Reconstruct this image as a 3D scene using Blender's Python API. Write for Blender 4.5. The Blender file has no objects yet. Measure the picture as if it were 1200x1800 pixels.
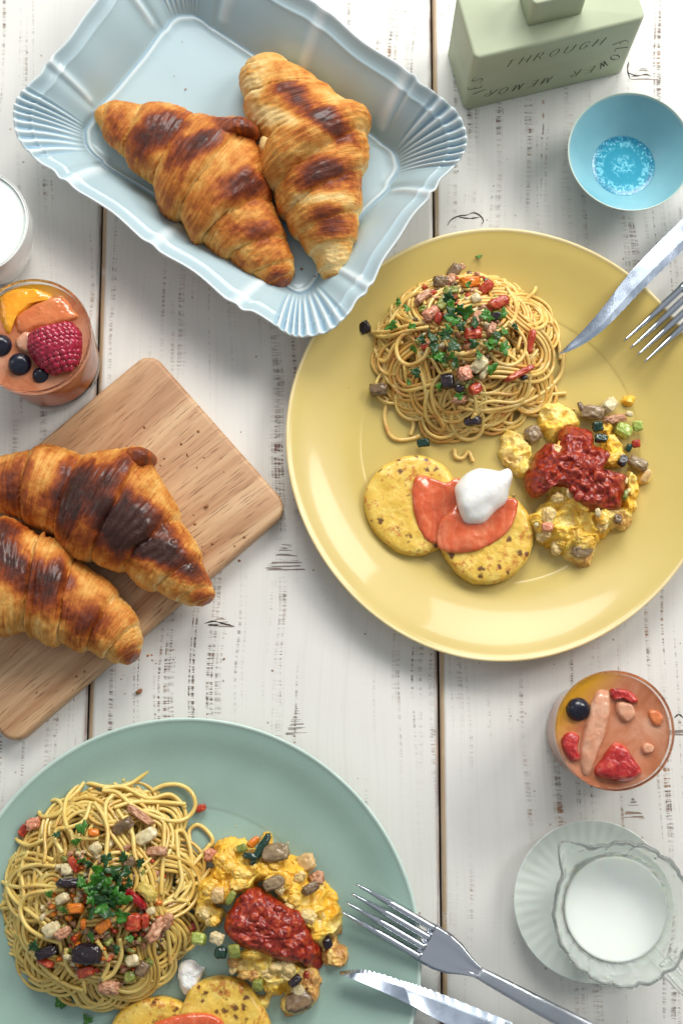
import bpy, math, random
import numpy as np
from mathutils import Vector, Matrix
random.seed(7); RNG = np.random.default_rng(7)
PI = math.pi
sc = bpy.context.scene
C = sc.collection

# ------------------------------------------------------------------ camera
FPX, CX, CY, NAD, H = 2500.0, 600.0, 900.0, 1300.0, 0.912     # 50 mm lens, 0.91 m above the table
TH = math.atan((NAD - CY) / FPX)
cam = bpy.data.cameras.new('camera'); cam.sensor_fit = 'VERTICAL'; cam.sensor_height = 36; cam.lens = 50
cam.clip_start = 0.05; cam.clip_end = 50
cam_o = bpy.data.objects.new('camera', cam); C.objects.link(cam_o)
cam_o.location = (0, 0, H); cam_o.rotation_euler = (TH, 0, 0)
cam.dof.use_dof = True; cam.dof.focus_distance = 0.895; cam.dof.aperture_fstop = 7.0
sc.camera = cam_o
# ------------------------------------------------------------------ light
w = bpy.data.worlds.new('World'); sc.world = w; w.use_nodes = True
_n = w.node_tree.nodes; _l = w.node_tree.links; _tc = _n.new('ShaderNodeTexCoord'); _sp = _n.new('ShaderNodeSeparateXYZ'); _l.new(_tc.outputs['Generated'], _sp.inputs[0])
_mr = _n.new('ShaderNodeMapRange'); _l.new(_sp.outputs[2], _mr.inputs[0]); _mr.inputs[1].default_value = 0.1; _mr.inputs[2].default_value = 1.0; _mr.inputs[3].default_value = 0.19; _mr.inputs[4].default_value = 0.50   # walls of the room, paler ceiling
_n['Background'].inputs[0].default_value = (0.88, 0.94, 1.0, 1); _l.new(_mr.outputs[0], _n['Background'].inputs[1])
def area(name, loc, target, sx, sy, power, col):
    l = bpy.data.lights.new(name, 'AREA'); l.shape = 'RECTANGLE'; l.size = sx; l.size_y = sy
    l.energy = power; l.color = col
    o = bpy.data.objects.new(name, l); C.objects.link(o); o.location = loc
    o.rotation_euler = (Vector(target) - Vector(loc)).to_track_quat('-Z', 'Y').to_euler()
area('window_light_top', (0.15, 1.70, 1.30), (0, 0.1, 0), 1.2, 0.8, 40.0, (1.0, 0.985, 0.95))
area('window_light_right', (1.50, 1.10, 1.35), (0, 0.15, 0), 0.9, 0.7, 34, (1.0, 0.975, 0.93))
area('window_light_left', (-2.2, 0.60, 1.3), (0, 0.2, 0), 0.8, 1.2, 6.0, (1, 0.99, 0.96))  # weak fill lamp added for bounce from the left, no window there
sc.view_settings.view_transform = 'Standard'; sc.view_settings.look = 'None'
sc.view_settings.exposure = -0.18; sc.view_settings.gamma = 1
sc.cycles.max_bounces = 12; sc.cycles.transmission_bounces = 10; sc.cycles.transparent_max_bounces = 12

# ------------------------------------------------------------------ helpers
ct, st = math.cos(TH), math.sin(TH)
def P(px, py, z=0.0):
    """point of the place at height z that the photograph shows at px, py"""
    x = (px - CX) / FPX; y = -(py - CY) / FPX
    dy = y * ct + st; dz = y * st - ct
    t = (H - z) / -dz
    return np.array([x * t, dy * t, z])
def PP(pts, z, o=(0, 0), s=1.0):
    return np.array([P(o[0] + a * s, o[1] + b * s, z) for a, b in pts])
def lin(c):
    c = np.array(c, float) / 255
    return tuple(np.where(c <= 0.04045, c / 12.92, ((c + 0.055) / 1.055) ** 2.4)) + (1.0,)

def _hash(ix, iy, iz, seed):
    h = (ix * 374761393 + iy * 668265263 + iz * 2147483647 + seed * 1274126177) & 0xFFFFFFFF
    h = ((h ^ (h >> 13)) * 1274126177) & 0xFFFFFFFF
    h = (h ^ (h >> 16)) & 0xFFFFFF
    return h / float(0xFFFFFF)
def vn(p, seed=0):
    p = np.asarray(p, float); i = np.floor(p).astype(np.int64); f = p - i; f = f * f * (3 - 2 * f)
    out = 0
    for dx in (0, 1):
        for dy in (0, 1):
            for dz in (0, 1):
                wgt = (f[..., 0] if dx else 1 - f[..., 0]) * (f[..., 1] if dy else 1 - f[..., 1]) * (f[..., 2] if dz else 1 - f[..., 2])
                out = out + wgt * _hash(i[..., 0] + dx, i[..., 1] + dy, i[..., 2] + dz, seed)
    return out * 2 - 1
def fbm(p, seed=0, octv=4, gain=0.5):
    p = np.asarray(p, float); a = 1.0; s = 0; n = 0
    for k in range(octv):
        s = s + a * vn(p * (2.03 ** k) + 17.3 * k, seed + k); n += a; a *= gain
    return s / n

def grid_faces(nu, nv, wu=False, wv=False, flip=False):
    U = nu if wu else nu - 1; V = nv if wv else nv - 1
    i, j = np.meshgrid(np.arange(U), np.arange(V), indexing='ij')
    a = i * nv + j; b = ((i + 1) % nu) * nv + j; c = ((i + 1) % nu) * nv + (j + 1) % nv; d = i * nv + (j + 1) % nv
    q = np.stack([a, b, c, d], -1).reshape(-1, 4)
    return q[:, ::-1] if flip else q

def mesh_data(name, V, F, mat, smooth=True, attr=None, uv=None):
    V = np.asarray(V, float); me = bpy.data.meshes.new(name); c0 = V.mean(0); vol = 0.0
    for k in set([F.shape[1]] if isinstance(F, np.ndarray) else [len(f) for f in F]):
        G = F if isinstance(F, np.ndarray) else np.array([f for f in F if len(f) == k])
        for j in range(1, k - 1): vol += np.einsum('ij,ij->i', V[G[:, 0]] - c0, np.cross(V[G[:, j]] - c0, V[G[:, j + 1]] - c0)).sum()
    if vol < 0 and name not in ('lettering', 'egg_curds'): F = np.ascontiguousarray(F[:, ::-1]) if isinstance(F, np.ndarray) else [list(f)[::-1] for f in F]
    if isinstance(F, np.ndarray) and F.ndim == 2:
        k = F.shape[1]; F = np.ascontiguousarray(F, dtype=np.int32)
        me.vertices.add(len(V)); me.vertices.foreach_set('co', V.ravel())
        me.loops.add(F.size); me.loops.foreach_set('vertex_index', F.ravel())
        me.polygons.add(len(F)); me.polygons.foreach_set('loop_start', np.arange(0, F.size, k, dtype=np.int32))
        me.update(calc_edges=True)
    else:
        me.from_pydata([tuple(v) for v in V], [], [list(map(int, f)) for f in F])
    me.polygons.foreach_set('use_smooth', np.full(len(me.polygons), smooth))
    if mat: me.materials.append(mat)
    for n, a in (attr or {}).items():
        at = me.attributes.new(n, 'FLOAT', 'POINT'); at.data.foreach_set('value', np.asarray(a, np.float32).ravel())
    if uv is not None:
        ul = me.uv_layers.new(name='UVMap'); li = np.empty(len(me.loops), np.int32)
        me.loops.foreach_get('vertex_index', li); ul.data.foreach_set('uv', np.asarray(uv, np.float32)[li].ravel())
    me.update(); me.validate()
    return me
def tag(o, label=None, cat=None, group=None, kind=None):
    if label: o['label'] = label
    if cat: o['category'] = cat
    if group: o['group'] = group
    if kind: o['kind'] = kind
    return o
def thing(name, loc, label, cat, group=None):
    o = bpy.data.objects.new(name, None); o.empty_display_size = 0.02; C.objects.link(o)
    o.location = tuple(float(v) for v in loc); return tag(o, label, cat, group)
def wloc(o):
    v = Vector((0, 0, 0))
    while o: v += o.location; o = o.parent
    return np.array(v)
def mk(name, V, F, mat, parent=None, origin=None, **kw):
    """one mesh object from world coordinates; origin at the parent, or at the given base point"""
    V = np.asarray(V, float)
    if parent is not None: org = wloc(parent) if origin is None else np.asarray(origin, float)
    else: org = np.asarray(origin, float) if origin is not None else np.array([V[:, 0].mean(), V[:, 1].mean(), V[:, 2].min()])
    me = mesh_data(name, V - org, F, mat, **kw)
    o = bpy.data.objects.new(name, me); C.objects.link(o)
    if parent is not None:
        o.parent = parent; o.location = tuple(org - wloc(parent))
    else: o.location = tuple(org)
    return o
def join(parts):
    Vs, Fs, n = [], [], 0
    for V, F in parts:
        Vs.append(np.asarray(V, float)); Fs.append(np.asarray(F) + n); n += len(V)
    return np.concatenate(Vs), np.concatenate(Fs)

def crom(pts, n, closed=False):
    p = np.asarray(pts, float); m = len(p)
    if closed: q = np.concatenate([p[-1:], p, p[:2]])
    else: q = np.concatenate([2 * p[:1] - p[1:2], p, 2 * p[-1:] - p[-2:-1]])
    segs = m if closed else m - 1
    t = np.linspace(0, segs, n, endpoint=not closed); i = np.minimum(t.astype(int), segs - 1); f = (t - i)[:, None]
    a, b, c, d = q[i], q[i + 1], q[i + 2], q[i + 3]
    return 0.5 * ((2 * b) + (c - a) * f + (2 * a - 5 * b + 4 * c - d) * f ** 2 + (3 * b - a - 3 * c + d) * f ** 3)

def tube(path, rad, k=8, caps=True, flat=1.0):
    p = np.asarray(path, float); n = len(p); r = np.broadcast_to(np.asarray(rad, float), (n,))
    T = np.gradient(p, axis=0); T /= np.linalg.norm(T, axis=1)[:, None] + 1e-12
    up = np.array([0.05, 0.03, 1.0]); N = np.cross(T, up); N /= np.linalg.norm(N, axis=1)[:, None] + 1e-9
    B = np.cross(N, T); a = np.arange(k) * 2 * PI / k
    ring = N[:, None] * np.cos(a)[None, :, None] + B[:, None] * np.sin(a)[None, :, None] * flat
    V = (p[:, None] + ring * r[:, None, None]).reshape(-1, 3); F = grid_faces(n, k, False, True)
    if caps:
        V = np.concatenate([V, p[:1], p[-1:]]); e = []
        for j in range(k):
            e.append([n * k, j, (j + 1) % k, (j + 1) % k]); b = (n - 1) * k
            e.append([n * k + 1, b + (j + 1) % k, b + j, b + j])
        # tiny fan quads (degenerate quads avoided by splitting below)
        tri = np.array([[x[0], x[1], x[2]] for x in e])
        return V, F, tri
    return V, F, None
def tube_mesh(path, rad, k=8, flat=1.0):
    V, F, T = tube(path, rad, k, True, flat)
    return V, [list(q) for q in F] + [list(t) for t in T]

def lathe(profile, n, c, radfn=None, zfn=None):
    """profile [(r, z)], closed to the axis where r is 0; c = centre (x, y, z0)"""
    pr = np.asarray(profile, float); a = np.arange(n) * 2 * PI / n
    R = np.repeat(pr[None, :, 0], n, 0); Z = np.repeat(pr[None, :, 1], n, 0); A = np.repeat(a[:, None], len(pr), 1)
    if radfn: R = radfn(A, R, Z)
    if zfn: Z = zfn(A, R, Z)
    V = np.stack([c[0] + R * np.cos(A), c[1] + R * np.sin(A), c[2] + Z], -1).reshape(-1, 3)
    return V, grid_faces(n, len(pr), True, False)
def smooth_profile(keys, n):
    return crom(np.array(keys, float), n)

def blob(outline, z0, h, rings=26, nper=110, power=0.5, noise=0.0, nscale=300, seed=0, edge=0.0, round_bottom=0.35, zfn=None, skirt=0.0):
    """a lump with the given outline (Nx3, world): domed top, rounded side, flat underside"""
    o = crom(outline[:, :2], nper, True); c = o.mean(0)
    if edge:
        d = o - c; L = np.linalg.norm(d, axis=1)[:, None]
        e = fbm(np.concatenate([o * nscale, np.zeros((nper, 1))], 1), seed + 5, 3)[:, None]
        o = c + d * (1 + edge * e)
    t = np.linspace(0, 1, rings); V = []
    for r in t:
        rr = math.sin(r * PI / 2) ; z = z0 + skirt + (h - skirt) * (max(0.0, 1 - rr ** (2 / power))) ** power
        xy = c + (o - c) * rr * (1.0 if r < 1 else 1.0)
        V.append(np.concatenate([xy, np.full((nper, 1), z)], 1))
    nb = 3
    for k in range(1, nb + 1):
        f = k / nb; xy = c + (o - c) * (1 - round_bottom * 0.35 * f ** 2)
        V.append(np.concatenate([xy, np.full((nper, 1), z0 + skirt * (1 - f))], 1))
    V = np.array(V)
    if noise:
        m = (fbm(V * nscale, seed, 4, 0.55)); fall = np.clip((V[..., 2] - z0) / max(h, 1e-6) * 3, 0, 1)
        V[..., 2] += noise * m * fall
        d = V[..., :2] - c; L = np.linalg.norm(d, axis=-1, keepdims=True) + 1e-9
        V[..., :2] += d / L * (noise * 0.7 * fbm(V * nscale + 31, seed + 9, 3))[..., None] * np.clip(L / 0.004, 0, 1)
    if zfn is not None: V[..., 2] += zfn(V[..., 0], V[..., 1])
    nr = len(V); V = V.transpose(1, 0, 2).reshape(-1, 3)
    return V, grid_faces(nper, nr, True, False, flip=True)[:, ::-1]

_ico = {}
def ico(sub):
    if sub in _ico: return _ico[sub]
    import bmesh
    b = bmesh.new(); bmesh.ops.create_icosphere(b, subdivisions=sub, radius=1)
    V = np.array([v.co[:] for v in b.verts]); F = np.array([[v.index for v in f.verts] for f in b.faces]); b.free()
    _ico[sub] = (V, F); return V, F
def rotm(rx, ry, rz):
    return np.array(Matrix.Rotation(rz, 3, 'Z') @ Matrix.Rotation(ry, 3, 'Y') @ Matrix.Rotation(rx, 3, 'X'))
def chunk(c, size, rot=(0, 0, 0), boxy=0.55, noise=0.12, nscale=2.2, seed=0, sub=3, octv=3):
    V, F = ico(sub); U = np.sign(V) * np.abs(V) ** boxy
    U = U / np.maximum(1e-6, np.max(np.abs(U), axis=1) ** 0.35)[:, None]
    d = 1 + noise * fbm(V * nscale + seed * 3.1, seed, octv, 0.6)
    U = U * d[:, None] * np.array(size) * 0.5
    return U @ rotm(*rot).T + np.asarray(c), F

# ------------------------------------------------------------------ materials
def new_mat(name):
    m = bpy.data.materials.new(name); m.use_nodes = True; n = m.node_tree.nodes; l = m.node_tree.links
    return m, n, l, n['Principled BSDF']
def ramp(n, stops):
    r = n.new('ShaderNodeValToRGB'); e = r.color_ramp.elements
    while len(e) < len(stops): e.new(0.5)
    for i, (p, c) in enumerate(stops): e[i].position = p; e[i].color = lin(c)
    return r
def noise_node(n, l, co, scale, detail=4, rough=0.55, vec=None, dist=0.0):
    t = n.new('ShaderNodeTexNoise'); t.inputs['Scale'].default_value = scale; t.inputs['Detail'].default_value = detail
    t.inputs['Roughness'].default_value = rough; t.inputs['Distortion'].default_value = dist
    if vec:
        mp = n.new('ShaderNodeMapping'); mp.inputs['Scale'].default_value = vec; l.new(co, mp.inputs[0]); co = mp.outputs[0]
    l.new(co, t.inputs['Vector']); return t
def M(name, stops, scale=120, detail=4, rough=0.45, bump=0.0, bscale=600, bdist=0.0006, sss=0.0, coat=0.0, spec=0.5, metal=0.0, trans=0.0, rr=None, sssr=(1, .5, .25), sscale=0.004):
    m, n, l, b = new_mat(name); tc = n.new('ShaderNodeTexCoord'); co = tc.outputs['Object']
    if len(stops) == 1: b.inputs['Base Color'].default_value = lin(stops[0][1] if isinstance(stops[0][1], (tuple, list)) else stops[0])
    else:
        t = noise_node(n, l, co, scale, detail); r = ramp(n, stops); l.new(t.outputs['Fac'], r.inputs[0]); l.new(r.outputs[0], b.inputs['Base Color'])
    b.inputs['Roughness'].default_value = rough
    if rr:
        t3 = noise_node(n, l, co, scale * 1.7, 3); mr = n.new('ShaderNodeMapRange'); mr.inputs[3].default_value = rr[0]; mr.inputs[4].default_value = rr[1]
        mr.inputs[1].default_value = 0.3; mr.inputs[2].default_value = 0.7
        l.new(t3.outputs['Fac'], mr.inputs[0]); l.new(mr.outputs[0], b.inputs['Roughness'])
    b.inputs['Coat Weight'].default_value = coat; b.inputs['Coat Roughness'].default_value = 0.06
    b.inputs['Specular IOR Level'].default_value = spec; b.inputs['Metallic'].default_value = metal
    b.inputs['Transmission Weight'].default_value = trans
    if sss:
        b.inputs['Subsurface Weight'].default_value = sss; b.inputs['Subsurface Radius'].default_value = sssr; b.inputs['Subsurface Scale'].default_value = sscale
    if bump:
        t2 = noise_node(n, l, co, bscale, 4, 0.6); bp = n.new('ShaderNodeBump'); bp.inputs['Strength'].default_value = bump; bp.inputs['Distance'].default_value = bdist
        l.new(t2.outputs['Fac'], bp.inputs['Height']); l.new(bp.outputs[0], b.inputs['Normal'])
    return m
def math_node(n, l, op, a, b=None, clamp=False):
    x = n.new('ShaderNodeMath'); x.operation = op; x.use_clamp = clamp
    for i, v in enumerate((a, b)):
        if v is None: continue
        if isinstance(v, (int, float)): x.inputs[i].default_value = v
        else: l.new(v, x.inputs[i])
    return x.outputs[0]
def mix_col(n, l, fac, a, b):
    x = n.new('ShaderNodeMix'); x.data_type = 'RGBA'
    for s, v in ((0, fac), (6, a), (7, b)):
        if isinstance(v, (int, float, tuple)): x.inputs[s].default_value = v
        else: l.new(v, x.inputs[s])
    return x.outputs[2]
def maprange(n, l, v, a, b, c=0.0, d=1.0):
    x = n.new('ShaderNodeMapRange'); l.new(v, x.inputs[0])
    for i, q in enumerate((a, b, c, d)): x.inputs[i + 1].default_value = q
    return x.outputs[0]

def plank_material(name, x0, x1, knots, seed):
    """white distressed paint: rows of tiny saw-mark dashes gathered in columns, worn brown edges, knots given by place"""
    m, n, l, b = new_mat(name); tc = n.new('ShaderNodeTexCoord'); geo = n.new('ShaderNodeNewGeometry')
    mp = n.new('ShaderNodeMapping'); l.new(geo.outputs['Position'], mp.inputs[0]); mp.inputs['Location'].default_value = (seed * 1.37, seed * 0.71, 0)
    co = mp.outputs[0]; pos = geo.outputs['Position']
    warp = noise_node(n, l, co, 1, 2, 0.5, (6, 5, 1))
    wv = n.new('ShaderNodeVectorMath'); wv.operation = 'MULTIPLY_ADD'; l.new(warp.outputs['Color'], wv.inputs[0]); wv.inputs[1].default_value = (0.022, 0.0, 0); l.new(co, wv.inputs[2])
    cols = noise_node(n, l, wv.outputs[0], 1, 3, 0.65, (110, 2.2, 1))
    fine = noise_node(n, l, wv.outputs[0], 1, 2, 0.5, (420, 9, 1))
    dash = noise_node(n, l, wv.outputs[0], 1, 3, 0.75, (75, 560, 1), 0.5)
    patch = noise_node(n, l, co, 1, 3, 0.6, (9, 10, 1))
    colm = maprange(n, l, cols.outputs['Fac'], 0.52, 0.68)
    dm = maprange(n, l, dash.outputs['Fac'], 0.47, 0.60)
    pm = maprange(n, l, patch.outputs['Fac'], 0.40, 0.58, 0.12, 1)
    fm = maprange(n, l, fine.outputs['Fac'], 0.40, 0.60)
    v = math_node(n, l, 'MULTIPLY', math_node(n, l, 'MULTIPLY', colm, dm), math_node(n, l, 'MULTIPLY', pm, fm))
    speck = math_node(n, l, 'MULTIPLY', v, 2.4, True)
    # thin darker continuous grain lines
    line = noise_node(n, l, wv.outputs[0], 1, 2, 0.5, (260, 1.6, 1)); lm = maprange(n, l, line.outputs['Fac'], 0.70, 0.76)
    brk = noise_node(n, l, co, 1, 3, 0.7, (30, 120, 1)); bm_ = maprange(n, l, brk.outputs['Fac'], 0.5, 0.6)
    speck = math_node(n, l, 'MAXIMUM', speck, math_node(n, l, 'MULTIPLY', math_node(n, l, 'MULTIPLY', lm, bm_), 0.8))
    # scattered round chips
    vo = n.new('ShaderNodeTexVoronoi'); vo.inputs['Scale'].default_value = 210; l.new(co, vo.inputs['Vector'])
    chip = math_node(n, l, 'LESS_THAN', vo.outputs['Distance'], 0.16)
    sep0 = n.new('ShaderNodeSeparateColor'); l.new(vo.outputs['Color'], sep0.inputs[0])
    chip = math_node(n, l, 'MULTIPLY', chip, math_node(n, l, 'GREATER_THAN', sep0.outputs[0], 0.955))
    speck = math_node(n, l, 'MAXIMUM', speck, math_node(n, l, 'MULTIPLY', chip, 0.6))
    # knots: stacks of long dashes narrowing upward
    sep = n.new('ShaderNodeSeparateXYZ'); l.new(pos, sep.inputs[0]); X, Y = sep.outputs[0], sep.outputs[1]
    for (kx, ky, kw, kh) in knots:
        u = math_node(n, l, 'SUBTRACT', X, kx); yy = math_node(n, l, 'SUBTRACT', Y, ky)
        half = math_node(n, l, 'MULTIPLY', math_node(n, l, 'SUBTRACT', 1.25, math_node(n, l, 'ADD', math_node(n, l, 'DIVIDE', yy, kh * 1.3), math_node(n, l, 'MULTIPLY', dash.outputs['Fac'], 0.8))), kw * 1.25)
        ins = math_node(n, l, 'LESS_THAN', math_node(n, l, 'ABSOLUTE', u), half)
        ins = math_node(n, l, 'MULTIPLY', ins, math_node(n, l, 'MULTIPLY', math_node(n, l, 'GREATER_THAN', yy, -0.001), math_node(n, l, 'LESS_THAN', yy, kh)))
        kd = noise_node(n, l, co, 1, 1, 0.5, (40, 900, 1)); kk = math_node(n, l, 'MULTIPLY', ins, maprange(n, l, kd.outputs['Fac'], 0.52, 0.56))
        speck = math_node(n, l, 'MAXIMUM', speck, math_node(n, l, 'MULTIPLY', kk, 0.85))
    # worn edges: paint rubbed off in long thin lines close to the gaps
    dl = math_node(n, l, 'SUBTRACT', X, x0); dr = math_node(n, l, 'SUBTRACT', x1, X)
    en = noise_node(n, l, co, 1, 4, 0.65, (500, 10, 1)); en2 = noise_node(n, l, co, 1, 3, 0.6, (40, 30, 1))
    for dist, wd in ((dl, 0.0044), (dr, 0.0030)):
        near = maprange(n, l, dist, wd, wd * 0.2)
        e = math_node(n, l, 'MULTIPLY', near, maprange(n, l, en.outputs['Fac'], 0.36, 0.52))
        e = math_node(n, l, 'MULTIPLY', e, maprange(n, l, en2.outputs['Fac'], 0.28, 0.5))
        speck = math_node(n, l, 'MAXIMUM', speck, math_node(n, l, 'MULTIPLY', e, 0.75))
    tone = noise_node(n, l, co, 1, 3, 0.6, (4, 3, 1)); base = ramp(n, [(0.3, (216, 214, 208)), (0.7, (230, 228, 222))]); l.new(tone.outputs['Fac'], base.inputs[0])
    hue = noise_node(n, l, co, 1, 2, 0.5, (30, 45, 1)); worn = ramp(n, [(0.38, (112, 70, 66)), (0.50, (110, 100, 88)), (0.64, (160, 120, 90))]); l.new(hue.outputs['Fac'], worn.inputs[0])
    grn = noise_node(n, l, wv.outputs[0], 1, 4, 0.6, (300, 5, 1)); gm = maprange(n, l, grn.outputs['Fac'], 0.5, 0.8, 0, 0.16)
    c0 = mix_col(n, l, gm, base.outputs[0], lin((178, 172, 158)))
    col = mix_col(n, l, speck, c0, worn.outputs[0]); l.new(col, b.inputs['Base Color'])
    tanm = math_node(n, l, 'MULTIPLY', maprange(n, l, dl, 0.0030, 0.0024), maprange(n, l, en.outputs['Fac'], 0.34, 0.44, 0.1, 0.85)); tanm = math_node(n, l, 'MULTIPLY', tanm, maprange(n, l, en2.outputs['Fac'], 0.3, 0.42, 0.35, 1))
    col = mix_col(n, l, tanm, col, lin((186, 156, 118))); l.new(col, b.inputs['Base Color'])
    b.inputs['Roughness'].default_value = 0.42
    h1 = math_node(n, l, 'MULTIPLY', speck, -0.6); h2 = math_node(n, l, 'MULTIPLY', dash.outputs['Fac'], 0.12)
    h3 = math_node(n, l, 'MULTIPLY', grn.outputs['Fac'], 0.22)
    bp = n.new('ShaderNodeBump'); bp.inputs['Strength'].default_value = 0.8; bp.inputs['Distance'].default_value = 0.0006
    l.new(math_node(n, l, 'ADD', math_node(n, l, 'ADD', h1, h2), h3), bp.inputs['Height']); l.new(bp.outputs[0], b.inputs['Normal'])
    return m

# ------------------------------------------------------------------ table
xa = P(155, 1250)[0]; xb = P(771, 1250)[0]; W = xb - xa; GAP = 0.0007
knots = {0: [], 1: [(P(503, 1000)[0], P(503, 1000)[1], 0.0115, 0.017), (P(522, 1290)[0], P(522, 1290)[1], 0.0062, 0.016), (P(388, 1100)[0], P(388, 1100)[1], 0.007, 0.006)],
         2: [(P(1113, 1437)[0], P(1113, 1437)[1], 0.006, 0.012), (P(1130, 140)[0], P(1130, 140)[1], 0.009, 0.009), (P(1195, 1290)[0], P(1195, 1290)[1], 0.006, 0.008)]}
table = thing('table', (0, 0, -0.74), 'white painted distressed wooden plank table under all the dishes', 'table')
for k in range(-2, 5):
    x0 = xa + (k - 1) * W + GAP; x1 = xa + k * W - GAP
    xs = [x0, x0 + 0.0009, x0 + 0.0022, x1 - 0.0022, x1 - 0.0009, x1]; zt = [-0.0016, -0.0004, 0, 0, -0.0004, -0.0016]
    sec = [(x0, -0.025)] + list(zip(xs, zt)) + [(x1, -0.025)]
    V = np.array([(x, y, z) for y in (-0.95, 1.05) for x, z in sec]); q = len(sec)
    F = [[i, i + 1, q + i + 1, q + i] for i in range(q - 1)] + [[q - 1, 0, q, 2 * q - 1], list(range(q))[::-1], list(range(q, 2 * q))]
    F = [f[::-1] for f in F]
    pk_ = mk('plank', V, F, plank_material('painted_wood', x0, x1, knots.get(k, []), k + 3), table, smooth=False)
M_crack = M('dark_split', [(0.3, (40, 34, 30)), (0.7, (70, 58, 48))], 200, rough=0.8)
planks = [o for o in table.children]
for pts in ([(786, 396), (793, 386), (806, 380), (820, 378), (832, 374), (843, 379), (849, 388), (846, 394)], [(806, 382), (826, 384), (842, 382)], [(360, 1096), (375, 1092), (392, 1096), (412, 1101)], [(366, 1098), (384, 1099)], [(1103, 128), (1118, 133), (1134, 131), (1143, 134)], [(1104, 108), (1102, 122), (1106, 138)], [(1184, 1262), (1192, 1256), (1200, 1262)]):
    p_ = crom(PP(pts, .0), len(pts) * 7); p_[:, 2] = .00008; r_ = .00022 + .00042 * np.abs(np.sin(np.linspace(0.1, 3.0, len(p_)) * 2.1)) * np.sin(np.linspace(.05, PI - .05, len(p_)))
    V, F = tube_mesh(p_, r_, 6, .25); mk('crack', V, F, M_crack, table)
M_under = M('bare_wood', [(0.3, (120, 95, 70)), (0.7, (150, 120, 90))], 30, rough=0.7)
def boxV(x0, x1, y0, y1, z0, z1):
    V = np.array([(x, y, z) for x in (x0, x1) for y in (y0, y1) for z in (z0, z1)])
    return V, np.array([[0, 1, 3, 2], [4, 6, 7, 5], [0, 4, 5, 1], [2, 3, 7, 6], [0, 2, 6, 4], [1, 5, 7, 3]])
TX0 = xa - 3 * W; TX1 = xa + 4 * W
for yy in (-0.7, 0.05, 0.8): mk('crossbeam', *boxV(TX0 + 0.02, TX1 - 0.02, yy, yy + 0.07, -0.06, -0.0255), M_under, table, smooth=False)
for xx in (TX0 + 0.04, TX1 - 0.11):
    for yy in (-0.88, 0.9): mk('leg', *boxV(xx, xx + 0.07, yy, yy + 0.07, -0.74, -0.026), M_under, table, smooth=False)
fl = mk('floor', *boxV(-4, 4, -4, 4, -0.80, -0.741), M('floor_boards', [(0.3, (110, 90, 70)), (0.7, (140, 118, 92))], 4, rough=0.6), smooth=False); tag(fl, kind='structure')

# ------------------------------------------------------------------ ceramics
def ceramic(name, stops, scale, rough=0.22, bump=0.05, bscale=60, coat=0.3, extra=None):
    return M(name, stops, scale, rough=rough, bump=bump, bscale=bscale, bdist=0.0008, coat=coat, sss=0.05, sscale=0.002)
M_dish = ceramic('pale_blue_glaze', [(0.35, (164, 187, 194)), (0.65, (174, 195, 201))], 9, rough=0.36)
_n = M_dish.node_tree.nodes; _l = M_dish.node_tree.links; _b = _n['Principled BSDF']; _at = _n.new('ShaderNodeAttribute'); _at.attribute_name = 'ridge'
_src = _b.inputs['Base Color'].links[0].from_socket
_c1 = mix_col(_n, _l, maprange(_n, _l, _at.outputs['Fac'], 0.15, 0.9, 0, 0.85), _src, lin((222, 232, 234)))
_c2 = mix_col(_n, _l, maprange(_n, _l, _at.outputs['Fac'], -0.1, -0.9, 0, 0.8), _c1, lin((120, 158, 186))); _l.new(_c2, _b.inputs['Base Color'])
RZ, BZ = 0.041, 0.0045
rim_px = {0: (25, 205), 1: (67, 282), 2: (118, 321), 3: (267, 430), 4: (412, 535), 5: (475, 565), 6: (533, 591), 7: (612, 550), 8: (648, 505), 9: (700, 418), 10: (757, 340), 11: (793, 296), 12: (818, 235), 13: (760, 160), 14: (717, 125), 15: (567, 15)}
base_px = [(149, 240), (163, 271), (189, 295), (335, 388), (478, 484), (505, 507), (530, 518), (557, 495), (575, 465), (628, 390), (680, 337), (697, 308), (699, 283), (688, 264), (662, 245), (525, 143), (385, 57), (352, 33), (328, 27), (300, 36), (280, 60), (225, 130), (172, 190), (155, 220)]
Rw = [P(*rim_px[i], RZ) if i in rim_px else None for i in range(24)]
cen = (Rw[2] + Rw[14]) / 2
for i in range(16, 24):
    j = i - 12; Rw[i] = 2 * cen - Rw[j]; Rw[i][2] = RZ
Rw = np.array(Rw); Bw = np.array([P(a, b, BZ) for a, b in base_px])
NA = 960
# extra rim points so the straight sides stay straight between the notches
def densify(K, sc_=1.0):
    out = []
    for i in range(24):
        a, b = K[i], K[(i + 1) % 24]; out.append(a); out.append((a + b) / 2)
    out = np.array(out)
    sign = {**{k: .0020 for k in (2, 3, 14, 15)}, **{k: .0012 for k in (8, 9, 20, 21, 1, 4, 7, 10, 13, 16, 19, 22)}}
    for k, dd in sign.items():
        m_ = out[2 * k + 1]; d = cenb(K) - m_; d[2] = 0; e_ = K[(k + 1) % 24] - K[k]; nrm = np.array([-e_[1], e_[0], 0]); nrm /= np.linalg.norm(nrm); nrm *= np.sign(np.dot(nrm, d)); out[2 * k + 1] = m_ + nrm * dd * sc_
    for k in (2, 3, 4, 8, 10, 14, 15, 16, 20, 22):
        d = out[2 * k] - cenb(K); d[2] = 0; out[2 * k] = out[2 * k] + d / np.linalg.norm(d) * .0010 * sc_
    fans = [(23, 0), (0, 1), (5, 6), (6, 7), (11, 12), (12, 13), (17, 18), (18, 19)]
    for (i, j) in fans:
        mid = out[2 * i + 1]; d = mid - cenb(K); d[2] = 0; L = np.linalg.norm(K[i][:2] - K[j][:2]); out[2 * i + 1] = mid + d / np.linalg.norm(d) * L * 0.13
    return out
def cenb(K): return np.array([K[:, 0].mean(), K[:, 1].mean(), K[0, 2]])
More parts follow.
